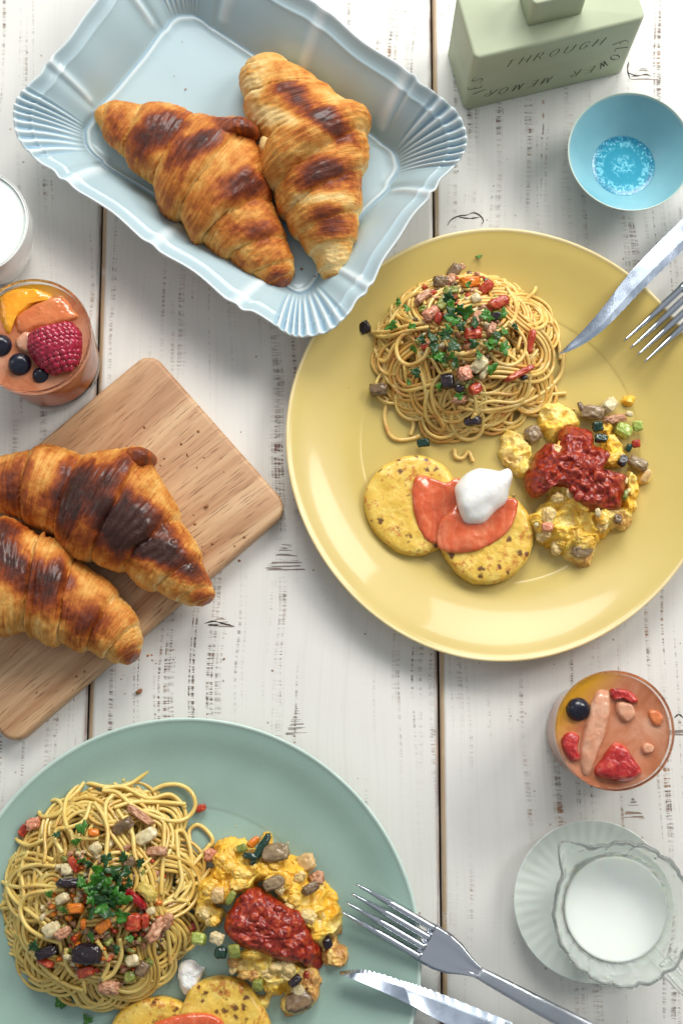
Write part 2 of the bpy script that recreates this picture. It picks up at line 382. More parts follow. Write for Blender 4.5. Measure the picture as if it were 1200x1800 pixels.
Rd = crom(densify(Rw), NA, True); Bd = crom(densify(Bw, .35), NA, True)
key = np.arange(NA) / NA * 24
def kgauss(ks, wd): return sum(np.exp(-(((key - k + 12) % 24 - 12) / wd) ** 2) for k in ks)
crease = kgauss([2, 4, 8, 10, 14, 16, 20, 22], 0.10) + 0.8 * kgauss([3, 15], 0.07)
fan = np.zeros(NA)
for a, b in ((23, 25), (5, 7), (11, 13), (17, 19)):
    kk = (key - a) % 24; L = b - a; ins = kk < L; s = np.where(ins, kk / L, 0)
    fan = np.where(ins, np.cos(2 * PI * 9 * s) * np.minimum(1, np.minimum(s, 1 - s) * 12), fan)
fanmask = np.abs(fan) > 0
rows = []; ridge = []
def wall(t, z, fl=1.0, off=0.0):
    base = Bd[:, :2]; rim = Rd[:, :2]; d = rim - base; L = np.linalg.norm(d, axis=1, keepdims=True); dn = d / L
    p = base + d * t; amp = fl * 0.0018 * min(1, max(0, t) * 1.6)
    p = p + dn * (off + (crease * -0.0017 * min(1, t * 3) * fl)[:, None])
    zz = z + (fan * amp)[:] * (1.0 if t < 0.999 else 0.6) + crease * 0.0008 * min(1, t * 3) * fl
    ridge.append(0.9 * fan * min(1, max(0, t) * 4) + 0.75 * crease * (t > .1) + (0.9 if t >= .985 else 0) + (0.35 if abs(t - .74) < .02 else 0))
    rows.append(np.concatenate([p, zz[:, None] if np.ndim(zz) else np.full((NA, 1), zz)], 1))
cb = cenb(Bw)[:2]
for r in (0.0, 0.35, 0.7, 0.9, 0.955): ridge.append(np.zeros(NA)); rows.append(np.concatenate([cb + (Bd[:, :2] - cb) * r, np.full((NA, 1), BZ)], 1))
for r, z in ((0.965, BZ + 0.0007), (0.978, BZ + 0.0011), (0.990, BZ + 0.0007), (1.0, BZ + 0.0002)): ridge.append(np.full(NA, .7 if r in (.965, .978) else -.5)); rows.append(np.concatenate([cb + (Bd[:, :2] - cb) * r, np.full((NA, 1), z)], 1))
for t, z in ((0.03, .0057), (0.08, .0085), (0.16, .0125), (0.28, .0180), (0.42, .0235), (0.56, .0285), (0.68, .0322), (0.715, .0335), (0.735, .0345), (0.76, .0347), (0.80, .0350), (0.88, .0372), (0.95, .0396), (0.985, .0409), (1.0, .0412), (1.012, .0408), (1.018, .0398), (1.010, .0388)): wall(t, z)
for t, z in ((0.95, .0365), (0.75, .0310), (0.5, .0230), (0.25, .0130), (0.06, .0035), (0.0, 0.0015), (-0.03, 0.0)): wall(t, z, 0.7)
ridge += [np.zeros(NA)] * 3
rows.append(np.concatenate([cb + (Bd[:, :2] - cb) * 0.93, np.full((NA, 1), 0.0)], 1))
rows.append(np.concatenate([cb + (Bd[:, :2] - cb) * 0.90, np.full((NA, 1), 0.0012)], 1))
rows.append(np.concatenate([np.repeat(cb[None], NA, 0), np.full((NA, 1), 0.0012)], 1))
V = np.array(rows).transpose(1, 0, 2).reshape(-1, 3)
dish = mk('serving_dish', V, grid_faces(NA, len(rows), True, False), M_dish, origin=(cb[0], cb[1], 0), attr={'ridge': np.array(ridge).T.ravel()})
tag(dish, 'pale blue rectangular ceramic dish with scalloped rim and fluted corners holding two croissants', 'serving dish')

def plate(name, c_px, r_px, rimz, mat, matrim, label, cat, organic, fl=0.66, seed=0):
    c = P(*c_px, rimz)
    if isinstance(r_px, tuple):
        r_px, top, bot = r_px; a_, b_ = P(c_px[0], top, rimz), P(c_px[0], bot, rimz); c = (a_ + b_) / 2; ry_ = abs(a_[1] - b_[1]) / 2; r = np.linalg.norm(P(c_px[0] - r_px, c_px[1], rimz)[0] - c[0]); el = (ry_ / r - 1)
    else: r = np.linalg.norm(P(c_px[0] - r_px, c_px[1], rimz) - c); el = 0
    prof = smooth_profile([(0, .0052), (r * .3, .0052), (r * (fl - .05), .0054), (r * fl, .0060), (r * (fl + .07), .0078), (r * .82, .0118), (r * .92, .0172), (r * .975, rimz - .0012), (r * .990, rimz - .0001), (r * .998, rimz - .0002),
                           (r * 1.0, rimz - .0012), (r * .99, rimz - .0028), (r * .93, .0130), (r * .8, .0065), (r * .66, .0030), (r * .62, 0.0), (r * .60, 0.0), (r * .59, .002), (0, .002)], 96)
    prof[0, 0] = prof[-1, 0] = 0; prof[:, 0] = np.maximum(prof[:, 0], 0); prof[:, 1] = np.maximum(prof[:, 1], 0)
    def rf(A, R, Z):
        k = sum(a * np.cos(m * A + p) for m, a, p in organic) + el * np.sin(A) ** 2 ; return R * (1 + k * (R / r) ** 2)
    t = thing(name, (c[0], c[1], 0), label, cat)
    k = int(np.argmax(prof[:, 0])); 
    V, F = lathe(prof, 220, (c[0], c[1], 0), rf); n = len(prof)
    j0, j1 = None, None
    rr = prof[:, 0] / r
    rimj = [j for j in range(n - 1) if rr[j] > 0.983 and prof[j, 1] > rimz - .003]
    lo, hi = min(rimj), max(rimj)
    j = np.arange(len(F)) % (n - 1); isrim = (j >= lo) & (j < hi)
    mk('plate_body', V, F[~isrim], mat, t); o = mk('rim_edge', V, F[isrim], matrim, t)
    return t, c, r
M_yel = ceramic('yellow_glaze', [(0.3, (198, 174, 94)), (0.7, (206, 183, 104))], 14, rough=0.34, bump=0.06, bscale=45)
M_yrim = ceramic('yellow_glaze_thin', [(0.3, (222, 200, 142)), (0.7, (232, 214, 162))], 60, rough=0.3)
yplate, yc, yr = plate('dinner_plate', (882, 781), (380, 401, 1160), 0.021, M_yel, M_yrim, 'large round mustard yellow plate with pasta, potato pancakes and eggs', 'plate', [(3, .006, -.6), (4, .005, .2)])
def green_mat():
    m, n, l, b = new_mat('celadon_glaze'); tc = n.new('ShaderNodeTexCoord'); co = tc.outputs['Object']
    t = noise_node(n, l, co, 12, 4); r = ramp(n, [(0.3, (142, 170, 158)), (0.7, (156, 184, 172))]); l.new(t.outputs['Fac'], r.inputs[0])
    f = noise_node(n, l, co, 900, 3, 0.6); pt = noise_node(n, l, co, 26, 3)
    mk_ = math_node(n, l, 'MULTIPLY', maprange(n, l, f.outputs['Fac'], 0.55, 0.62), maprange(n, l, pt.outputs['Fac'], 0.5, 0.64)); mk_ = math_node(n, l, 'MULTIPLY', mk_, 0.55)
    l.new(mix_col(n, l, mk_, r.outputs[0], lin((160, 185, 176))), b.inputs['Base Color'])
    rg = maprange(n, l, f.outputs['Fac'], 0.3, 0.7, 0.24, 0.4); l.new(rg, b.inputs['Roughness']); b.inputs['Coat Weight'].default_value = 0.15; b.inputs['Coat Roughness'].default_value = 0.2
    bp = n.new('ShaderNodeBump'); bp.inputs['Strength'].default_value = 0.15; bp.inputs['Distance'].default_value = 0.0003; l.new(f.outputs['Fac'], bp.inputs['Height']); l.new(bp.outputs[0], b.inputs['Normal'])
    return m
M_gr = green_mat(); M_grim = ceramic('celadon_glaze_thin', [(0.3, (184, 206, 196)), (0.7, (196, 216, 206))], 60, rough=0.3)
gplate, gc, gr_ = plate('dinner_plate', (325, 1676), 412, 0.021, M_gr, M_grim, 'large round sage green plate with pasta, scrambled eggs and pancakes at the bottom left', 'plate', [(2, .008, .4), (3, .004, 1.0)], fl=0.62)

# blue bowl
def bowl_mat():
    m, n, l, b = new_mat('turquoise_glaze'); tc = n.new('ShaderNodeTexCoord'); co = tc.outputs['Object']
    sep = n.new('ShaderNodeSeparateXYZ'); l.new(co, sep.inputs[0])
    ln = n.new('ShaderNodeVectorMath'); ln.operation = 'LENGTH'; cx = n.new('ShaderNodeCombineXYZ'); l.new(sep.outputs[0], cx.inputs[0]); l.new(sep.outputs[1], cx.inputs[1]); l.new(cx.outputs[0], ln.inputs[0])
    R = ln.outputs['Value']
    t = noise_node(n, l, co, 40, 3); wall_c = ramp(n, [(0.3, (126, 178, 190)), (0.7, (140, 190, 200))]); l.new(t.outputs['Fac'], wall_c.inputs[0])
    vo = n.new('ShaderNodeTexVoronoi'); vo.inputs['Scale'].default_value = 420; l.new(co, vo.inputs['Vector']); vo.feature = 'DISTANCE_TO_EDGE'
    crk = maprange(n, l, vo.outputs['Distance'], 0.03, 0.16)
    bl = noise_node(n, l, co, 300, 2, 0.5, None, 1.5); fl_ = maprange(n, l, bl.outputs['Fac'], 0.50, 0.56)
    ring = math_node(n, l, 'MULTIPLY', maprange(n, l, R, 0.0125, 0.0140), maprange(n, l, R, 0.0215, 0.0195)); ctr = maprange(n, l, R, 0.009, 0.006)
    flor = math_node(n, l, 'MULTIPLY', fl_, math_node(n, l, 'MAXIMUM', ring, math_node(n, l, 'MULTIPLY', ctr, 0.9)))
    outer = math_node(n, l, 'MULTIPLY', maprange(n, l, R, 0.0165, 0.0185), maprange(n, l, R, 0.0222, 0.0208))
    pool = mix_col(n, l, flor, lin((30, 150, 178)), lin((120, 205, 225)))
    dk = math_node(n, l, 'MULTIPLY', outer, math_node(n, l, 'SUBTRACT', 1.0, crk)); pool = mix_col(n, l, math_node(n, l, 'MULTIPLY', dk, 0.9), pool, lin((15, 100, 145)))
    inpool = maprange(n, l, R, 0.0215, 0.0205); inpool = math_node(n, l, 'MULTIPLY', inpool, math_node(n, l, 'GREATER_THAN', sep.outputs[2], 0.008))
    col = mix_col(n, l, inpool, wall_c.outputs[0], pool)
    # pale bare edge at the rim and outside
    edge = maprange(n, l, sep.outputs[2], 0.0335, 0.0350); col = mix_col(n, l, edge, col, lin((205, 215, 200)))
    l.new(col, b.inputs['Base Color']); b.inputs['Roughness'].default_value = 0.25; b.inputs['Coat Weight'].default_value = 0.12
    return m
bc = P(1107, 266, .035); br = np.linalg.norm(P(997, 266, .035) - bc)
pr = smooth_profile([(0, .0105), (.012, .0106), (.0195, .0112), (.0225, .0130), (.029, .0200), (.0355, .0285), (br - .0010, .0345), (br - .0002, .0352), (br, .0345), (br - .001, .0325), (.0335, .0225), (.0255, .0120), (.019, .0055), (.018, .001), (.0172, 0), (.0160, .001), (.0, .003)], 80); pr[0, 0] = pr[-1, 0] = 0
V, F = lathe(pr, 128, (bc[0], bc[1], 0)); tag(mk('sauce_bowl', V, F, bowl_mat(), origin=(bc[0], bc[1], 0)), 'small round turquoise bowl, empty, with crackled glass glaze in its bottom', 'bowl')

# flask-shaped vase
M_vase = M('matte_green_ceramic', [(0.3, (174, 182, 152)), (0.7, (184, 192, 162))], 25, rough=0.5, bump=0.04, bscale=300)
M_ink = M('dark_green_ink', [(0.3, (62, 66, 44)), (0.7, (70, 74, 50))], 50, rough=0.6)
VH = 0.074
A0 = P(815, 195); B0 = P(1085, 130); ex = (B0 - A0); VW = np.linalg.norm(ex) + 0.004; ex /= np.linalg.norm(ex); ey = np.array([-ex[1], ex[0], 0]); ez = np.array([0, 0, 1.0])
def rbox(w_, d_, z0, z1, rad, x0=0, y0=0, top_r=None, nz=5, bevel=0.0025, base_bevel=0.001):
    """rounded box in the vase frame"""
    rows = []; n = 8
    def ring(ins, z):
        pts = []; r = max(rad - ins, 0.0004)
        for cx, cy, a0 in ((w_ - rad, rad, -PI / 2), (w_ - rad, d_ - rad, 0), (rad, d_ - rad, PI / 2), (rad, rad, PI)):
            for k in range(n + 1):
                a = a0 + k * PI / 2 / n; pts.append((x0 + cx + r * math.cos(a), y0 + cy + r * math.sin(a), z))
        return pts
    rows.append([(x0 + w_ / 2, y0 + d_ / 2, z0)] * (4 * (n + 1))); rows.append(ring(base_bevel, z0)); rows.append(ring(0, z0 + base_bevel))
    rows.append(ring(0, (z0 + z1) / 2)); rows.append(ring(0, z1 - bevel))
    for k in range(1, nz + 1):
        a = k / nz * PI / 2; rows.append(ring(bevel * (1 - math.cos(a)), z1 - bevel + bevel * math.sin(a)))
    rows.append([(x0 + w_ / 2, y0 + d_ / 2, z1)] * (4 * (n + 1)))
    R = np.array(rows); V = A0 + R[..., 0:1] * ex + R[..., 1:2] * ey + R[..., 2:3] * ez
    m = V.shape[1]; return V.transpose(1, 0, 2).reshape(-1, 3), grid_faces(m, len(rows), True, False)
VD = 0.046
vase = thing('vase', A0 + ex * VW / 2 + ey * VD / 2, 'pale sage green flask-shaped ceramic vase with lettering on its front', 'vase')
mk('body', *rbox(VW, VD, 0, VH, 0.0045), M_vase, vase)
nc = P(927, 47, VH); nx = float(np.dot(nc - A0, ex)); ny = float(np.dot(nc - A0, ey))
mk('neck', *rbox(0.036, 0.022, VH - 0.002, VH + 0.027, 0.003, nx, max(ny, .009), bevel=0.0015), M_vase, vase)
GL = {'T': [[(0, 1), (1, 1)], [(.5, 1), (.5, 0)]], 'H': [[(0, 0), (0, 1)], [(1, 0), (1, 1)], [(0, .5), (1, .5)]], 'R': [[(0, 0), (0, 1)], [(0, 1), (.6, .98), (.8, .77), (.6, .54), (0, .5)], [(.4, .5), (1, 0)]],
      'O': [[(.5 + .5 * math.cos(a * PI / 6), .5 + .5 * math.sin(a * PI / 6)) for a in range(13)]], 'U': [[(0, 1), (0, .3), (.2, .04), (.5, 0), (.8, .04), (1, .3), (1, 1)]],
      'G': [[(.95, .8), (.7, .98), (.35, .98), (.05, .7), (.05, .3), (.35, .02), (.7, .02), (.95, .2), (.95, .45), (.6, .45)]], 'F': [[(0, 0), (0, 1), (.9, 1)], [(0, .5), (.7, .5)]], 'L': [[(0, 1), (0, 0), (.85, 0)]],
      'W': [[(0, 1), (.28, 0), (.5, .8), (.72, 0), (1, 1)]], 'E': [[(.85, 1), (0, 1), (0, 0), (.85, 0)], [(0, .5), (.65, .5)]], 'M': [[(0, 0), (.08, 1), (.5, .1), (.92, 1), (1, 0)]], 'I': [[(.5, 0), (.5, 1)]],
      'S': [[(.9, .85), (.6, 1), (.25, .95), (.1, .75), (.4, .55), (.75, .42), (.9, .22), (.65, .02), (.3, 0), (.05, .15)]]}
def letters(text, parent):
    # stadium path clockwise on the front face, starting at the upper left
    cx0, cx1, cyc, rr = 0.0235, VW - 0.0285, 0.037, 0.0195
    segs = [('l', (cx0, cyc + rr), (cx1, cyc + rr)), ('a', cx1, PI / 2, -PI / 2), ('l', (cx1, cyc - rr), (cx0, cyc - rr)), ('a', cx0, -PI / 2, -3 * PI / 2)]
    Ls = [cx1 - cx0, PI * rr, cx1 - cx0, PI * rr]; tot = sum(Ls)
    def at(s):
        s %= tot
        for g, L in zip(segs, Ls):
            if s <= L:
                f = s / L
                if g[0] == 'l': return (g[1][0] + (g[2][0] - g[1][0]) * f, g[1][1]), (1 if g[1][0] < g[2][0] else -1, 0)
                a = g[2] + (g[3] - g[2]) * f; return (g[1] + rr * math.cos(a), cyc + rr * math.sin(a)), (math.sin(a), -math.cos(a))
            s -= L
    V, F = [], []; n = len(text); s = 0.002; step = (tot - 0.006) / n
    lh = 0.0088
    for ch in text:
        if ch != ' ':
            (x, y), (tx, ty) = at(s); nxn, nyn = -ty, tx; lw = 0.0052 if ch != 'I' else 0.003
            for pl in GL[ch]:
                pl = crom(np.array(pl), 14) if len(pl) > 5 and ch in 'OUGSR' else np.array(pl, float)
                for (a, b) in zip(pl[:-1], pl[1:]):
                    def mp(q):
                        u = (q[0] - .5) * lw + (q[1] - .5) * lh * 0.28; v = (q[1] - .5) * lh
                        return np.array([x + tx * u + nxn * v, y + ty * u + nyn * v])
                    p, q = mp(a), mp(b); d = q - p; L = np.linalg.norm(d)
                    if L < 1e-7: continue
                    vert = abs(b[1] - a[1]) / (abs(b[1] - a[1]) + abs(b[0] - a[0]) + 1e-9)
                    wd = 0.00016 + 0.00030 * vert; nn = np.array([-d[1], d[0]]) / L * wd; i = len(V)
                    for z in (p - nn, q - nn, q + nn, p + nn): V.append(A0 + ex * z[0] + ez * z[1] - ey * 0.00012)
                    F.append([i, i + 1, i + 2, i + 3])
        s += step
    return mk('lettering', V, F, M_ink, parent, smooth=False)
letters('THROUGH FLOWER MEMORIES ', vase)

# ------------------------------------------------------------------ cutting board
def board_mat():
    m, n, l, b = new_mat('acacia_wood'); tc = n.new('ShaderNodeTexCoord'); co0 = tc.outputs['Object']
    mp = n.new('ShaderNodeMapping'); mp.inputs['Rotation'].default_value = (0, 0, -BANG); l.new(co0, mp.inputs[0]); co = mp.outputs[0]
    wv = noise_node(n, l, co, 1, 2, 0.5, (4, 14, 1)); add = n.new('ShaderNodeVectorMath'); add.operation = 'MULTIPLY_ADD'; l.new(wv.outputs['Color'], add.inputs[0]); add.inputs[1].default_value = (0, 0.03, 0); l.new(co, add.inputs[2])
    g1 = noise_node(n, l, add.outputs[0], 1, 5, 0.6, (3, 60, 1)); r1 = ramp(n, [(0.28, (160, 112, 76)), (0.42, (182, 138, 100)), (0.55, (202, 164, 124)), (0.72, (218, 186, 148))]); l.new(g1.outputs['Fac'], r1.inputs[0])
    g2 = noise_node(n, l, add.outputs[0], 1, 3, 0.6, (45, 900, 1)); pores = maprange(n, l, g2.outputs['Fac'], 0.56, 0.68, 0, 0.72)
    col = mix_col(n, l, pores, r1.outputs[0], lin((112, 72, 42)))
    g3 = noise_node(n, l, add.outputs[0], 1, 3, 0.6, (6, 300, 1)); col = mix_col(n, l, maprange(n, l, g3.outputs['Fac'], 0.5, 0.7, 0, 0.35), col, lin((150, 104, 66)))
    l.new(col, b.inputs['Base Color']); b.inputs['Roughness'].default_value = 0.5
    bp = n.new('ShaderNodeBump'); bp.inputs['Strength'].default_value = 0.5; bp.inputs['Distance'].default_value = 0.0004; bp.invert = True
    l.new(pores, bp.inputs['Height']); l.new(bp.outputs[0], b.inputs['Normal']); return m
BT = 0.014
cT, cR, cL = P(262, 616, BT), P(510, 893, BT), P(22, 1314, BT)
ul = (cL - cR); BL = np.linalg.norm(ul); ul /= BL; uw = (cT - cR); BWd = np.linalg.norm(uw); uw = uw - ul * np.dot(uw, ul); uw /= np.linalg.norm(uw)
BANG = math.atan2(ul[1], ul[0])
rows = []; rad = 0.011; n8 = 10
def bring(ins, z):
    out = []
    for cx, cy, a0 in ((BL - rad, rad, -PI / 2), (BL - rad, BWd - rad, 0), (rad, BWd - rad, PI / 2), (rad, rad, PI)):
        for k in range(n8 + 1):
            a = a0 + k * PI / 2 / n8; r = rad - ins; q = cR + ul * (cx + r * math.cos(a)) + uw * (cy + r * math.sin(a)); out.append((q[0], q[1], z))
    return out
mid = cR + ul * BL / 2 + uw * BWd / 2
rows = [[(mid[0], mid[1], 0)] * 44, bring(.002, 0), bring(.0004, .0015), bring(0, .003), bring(0, BT - .003), bring(.0005, BT - .0014), bring(.0018, BT - .0003), bring(.003, BT), [(mid[0], mid[1], BT)] * 44]
V = np.array(rows).transpose(1, 0, 2).reshape(-1, 3); F = grid_faces(44, len(rows), True, False)[:, ::-1]
tag(mk('cutting_board', V, F, board_mat(), origin=(mid[0], mid[1], 0)), 'rounded rectangular wooden board under the two croissants at the left', 'cutting board')

# ------------------------------------------------------------------ croissants
def crois_mat():
    m, n, l, b = new_mat('baked_crust'); tc = n.new('ShaderNodeTexCoord'); at = n.new('ShaderNodeAttribute'); at.attribute_name = 'brown'
    gv = n.new('ShaderNodeAttribute'); gv.attribute_name = 'groove'
    s1 = noise_node(n, l, tc.outputs['UV'], 1, 5, 0.65, (60, 1.8, 1), 0.5); s2 = noise_node(n, l, tc.outputs['Object'], 95, 6, 0.68); s3 = noise_node(n, l, tc.outputs['UV'], 1, 4, 0.6, (210, 3.5, 1), 0.6)
    v = math_node(n, l, 'ADD', at.outputs['Fac'], maprange(n, l, s1.outputs['Fac'], 0.3, 0.7, -0.09, 0.09))
    v = math_node(n, l, 'ADD', v, maprange(n, l, s2.outputs['Fac'], 0.3, 0.7, -0.16, 0.16))
    v = math_node(n, l, 'ADD', v, maprange(n, l, s3.outputs['Fac'], 0.3, 0.7, -0.07, 0.07), True)
    r = ramp(n, [(0.0, (240, 206, 140)), (0.20, (226, 168, 86)), (0.38, (202, 124, 50)), (0.56, (158, 76, 28)), (0.75, (108, 44, 18)), (1.0, (58, 24, 13))]); l.new(v, r.inputs[0]); l.new(r.outputs[0], b.inputs['Base Color'])
    l.new(maprange(n, l, v, 0.4, 0.9, 0.52, 0.34), b.inputs['Roughness'])
    b.inputs['Subsurface Weight'].default_value = 0.08; b.inputs['Subsurface Scale'].default_value = 0.004; b.inputs['Subsurface Radius'].default_value = (1, .5, .2)
    l.new(maprange(n, l, v, 0.5, 0.9, 0.0, 0.5), b.inputs['Coat Weight']); b.inputs['Specular IOR Level'].default_value = 0.3; b.inputs['Coat Roughness'].default_value = 0.22
    s4 = noise_node(n, l, tc.outputs['Object'], 520, 5, 0.65, None, 0.8)
    h = math_node(n, l, 'ADD', math_node(n, l, 'MULTIPLY', s3.outputs['Fac'], 0.7), math_node(n, l, 'MULTIPLY', s4.outputs['Fac'], 0.7)); h = math_node(n, l, 'ADD', h, math_node(n, l, 'MULTIPLY', s1.outputs['Fac'], 0.6))
    bp = n.new('ShaderNodeBump'); bp.inputs['Strength'].default_value = 0.85; bp.inputs['Distance'].default_value = 0.0013; l.new(h, bp.inputs['Height']); l.new(bp.outputs[0], b.inputs['Normal'])
    return m
M_cr = crois_mat()
def brown_at(V, spots, base, seed, zref):
    br_ = np.full(len(V), base)
    for (px, py, rx, ry, ang, s) in spots:
        c = P(px, py, zref); d = V[:, :2] - c[:2]; a = -math.radians(ang); k = H / FPX
        u = d[:, 0] * math.cos(a) + d[:, 1] * math.sin(a); v = -d[:, 0] * math.sin(a) + d[:, 1] * math.cos(a)
        wob = 0.42 * fbm(V * 95, seed + 3, 4, .6)
        q = np.sqrt((u / (rx * k)) ** 2 + (v / (ry * k)) ** 2) + wob; br_ += 1.1 * s * np.clip(1.5 - q, 0, 1.1)
    return br_
def croissant(pairs, bounds, tc_, zb, hmax, skews, spots, label, base=0.27, seed=0, extra=None, ends=()):
    Lp = np.array([P(a, b, zb + hmax * .42) for (a, b), _ in pairs]); Rp = np.array([P(c, d, zb + hmax * .42) for _, (c, d) in pairs])
    NT, NAA = 320, 128
    dens = crom(Lp, NT), crom(Rp, NT); Lc, Rc = dens
    t = np.linspace(0, 1, NT); a = np.arange(NAA) * 2 * PI / NAA
    cen_ = (Lc + Rc) / 2; half = (Rc - Lc) / 2; wd = np.linalg.norm(half, axis=1); wm = wd.max()
    capf = np.clip(np.minimum(t, 1 - t) / 0.035, 0, 1) ** 0.5
    h = hmax * (wd / wm) ** 0.75 * capf
    T, A = np.meshgrid(t, a, indexing='ij')
    sk = np.interp(T, np.linspace(0, 1, len(skews)), skews)
    Tw = T + sk * np.cos(A) * 0.5 + 0.010 * fbm(np.stack([T * 6, np.cos(A) * 2, np.sin(A) * 2], -1), seed + 40, 3)
    bs = np.array(bounds); idx = np.clip(np.searchsorted(bs, Tw) - 1, 0, len(bs) - 2)
    s = np.clip((Tw - bs[idx]) / (bs[idx + 1] - bs[idx]), 0, 1); s = np.where(Tw < tc_, s, 1 - s)
    seglen = bs[idx + 1] - bs[idx]
    step = (1 - np.exp(-s * 13)) * (1 - 0.62 * s ** 1.2)
    central = np.abs(bs[idx] + bs[idx + 1] - 2 * tc_) < 0.10
    symm = np.minimum(1, np.sin(PI * s) ** 0.35); step = np.where(central, symm, step)
    groove = np.exp(-s * 14)
    amp = 0.32 * np.clip(seglen / 0.12, 0.55, 1.15)
    sc_ = 1 + amp * (step - 0.72)
    lam = 0.016 * np.sin(Tw * 2 * PI * 46 + 2.5 * fbm(np.stack([T * 5, np.cos(A) * 3, np.sin(A) * 3], -1), seed + 7, 3)) * (0.5 + 0.5 * vn(np.stack([T * 13, np.cos(A) * 4, np.sin(A) * 4], -1), seed + 8))
    sc_ = sc_ + lam
    ca = np.cos(A); sa = np.sin(A)
    X = np.sign(ca) * np.abs(ca) ** 0.92; Zt = np.where(sa > 0, np.abs(sa) ** 0.9, -0.62 * np.abs(sa) ** 0.6)
    Xs = X * (1 + (sc_ - 1) * 0.8); zz = zb + h[:, None] * 0.42 + np.where(sa > 0, h[:, None] * 0.62 * Zt * sc_, h[:, None] * 0.42 / 0.62 * Zt)
    sh = half * (capf[:, None] ** 0.8)
    V = cen_[:, None, :] + sh[:, None, :] * Xs[..., None]; V[..., 2] = zz
    # big soft dents and pastry flakes
    nz = fbm(V * 70, seed + 1, 4, 0.55) * 0.0016 + fbm(V * 240, seed + 2, 4, 0.6) * 0.0007
    nr = np.stack([half[:, 0][:, None] / wd[:, None] * ca, half[:, 1][:, None] / wd[:, None] * ca, np.clip(sa, -.2, 1)], -1)
    V = V + nr * nz[..., None]; V[..., 2] = np.maximum(V[..., 2], zb)
    Vf = V.reshape(-1, 3); gf = groove.reshape(-1)
    brn = brown_at(Vf, spots, base, seed, zb + hmax * .8) + 0.20 * (step.reshape(-1) - .75) - 0.22 * gf - 0.22 * np.clip(1 - (Vf[:, 2] - zb) / (hmax * .45), 0, 1) + 0.10 * fbm(Vf * 60, seed + 11, 4)
    tipb = np.clip(1 - np.minimum(t, 1 - t) / 0.05, 0, 1); brn += 0.22 * np.repeat(tipb, NAA)
    cap0 = V[0].mean(0); cap1 = V[-1].mean(0); nV = len(Vf)
    Vf = np.concatenate([Vf, [cap0, cap1]]); uv = np.stack([T.ravel(), (A.ravel() / (2 * PI)) * 2], -1)
    uv[:, 1] = np.abs(uv[:, 1] - 1); uv = np.concatenate([uv, [[0, 0], [1, 0]]])
    F = grid_faces(NT, NAA, False, True); tri = []
    for j in range(NAA):
        k = (j + 1) % NAA; tri.append([nV, j, k]); b0 = (NT - 1) * NAA; tri.append([nV + 1, b0 + k, b0 + j])
    brn = np.concatenate([brn, [0.6, 0.6]])
    ob = thing('croissant', (cen_[NT // 2, 0], cen_[NT // 2, 1], zb), label, 'croissant')
    quads = mk('crust', Vf, np.concatenate([F, np.array([[a_, b_, c_, c_] for a_, b_, c_ in tri])]) if False else [list(q) for q in F] + tri, M_cr, ob, attr={'brown': brn, 'groove': np.concatenate([gf, [0, 0]])}, uv=uv)
    for (pts, z0, hh, bval) in ends:
        V2, F2 = blob(PP(pts, z0 + hh * .5), z0, hh, 18, 70, 0.55, 0.0012, 160, seed + 50)
        b2 = bval + 0.2 * fbm(V2 * 150, seed + 60, 3) + 0.0 * V2[:, 0]
        u2 = np.stack([V2[:, 0] * 8, V2[:, 1] * 3], -1)
        mk('dough_flap', V2, F2, M_cr, ob, attr={'brown': b2}, uv=u2)
    return ob
DZ = 0.0048
croissant([((157, 178), (157, 170)), ((165, 203), (198, 166)), ((187, 242), (248, 174)), ((225, 284), (300, 180)), ((262, 322), (345, 194)), ((287, 362), (388, 216)), ((318, 400), (436, 222)), ((345, 427), (463, 270)), ((382, 447), (480, 340)), ((420, 467), (495, 390)), ((455, 486), (510, 432)), ((480, 495), (516, 458)), ((500, 491), (515, 474))],
          [-.2, .09, .20, .34, .50, .64, .75, .85, .94, 1.2], 0.46, DZ, 0.047, [0.10, .04, -.05, -.10, -.10],
          [(280, 225, 28, 55, 62, .50), (350, 262, 22, 50, 60, .42), (205, 205, 25, 28, 40, .22), (430, 330, 45, 24, -20, .38), (420, 225, 42, 18, 20, .35), (445, 400, 45, 18, 0, .20), (490, 475, 25, 22, 0, .30)],
          'golden croissant lying along the left side of the pale blue dish', seed=3, base=.38,
          ends=[([(372, 238), (392, 217), (420, 204), (445, 212), (458, 232), (440, 240), (415, 240), (392, 252), (378, 250)], DZ + 0.026, 0.020, 0.66)])
croissant([((432, 92), (455, 78)), ((423, 112), (497, 90)), ((421, 150), (530, 118)), ((430, 190), (563, 140)), ((442, 225), (592, 170)), ((452, 258), (632, 190)), ((463, 300), (648, 226)), ((473, 330), (646, 275)), ((488, 365), (638, 322)), ((505, 395), (633, 372)), ((530, 425), (626, 415)), ((552, 450), (619, 443)), ((562, 472), (609, 472)), ((574, 483), (600, 483))],
          [-.2, .10, .22, .38, .52, .62, .72, .80, .90, 1.2], 0.45, DZ, 0.050, [-.06, -.06, .10, .04, 0],
          [(515, 165, 48, 18, 30, .42), (565, 215, 62, 20, 28, .50), (560, 245, 70, 20, 10, .20), (572, 305, 60, 26, -5, .48), (580, 385, 40, 24, -5, .42), (470, 150, 22, 40, 0, .10), (590, 472, 25, 12, 0, .35), (450, 130, 26, 60, 0, -.16), (500, 215, 70, 14, 30, -.25), (570, 345, 60, 10, 0, -.15), (590, 430, 40, 20, 0, -.14)],
          'torn flaky croissant in the right half of the pale blue dish', seed=11, base=.26,
          ends=[([(452, 262), (458, 240), (475, 244), (492, 252), (490, 268), (470, 276), (456, 274)], DZ + 0.020, 0.016, -0.05)])
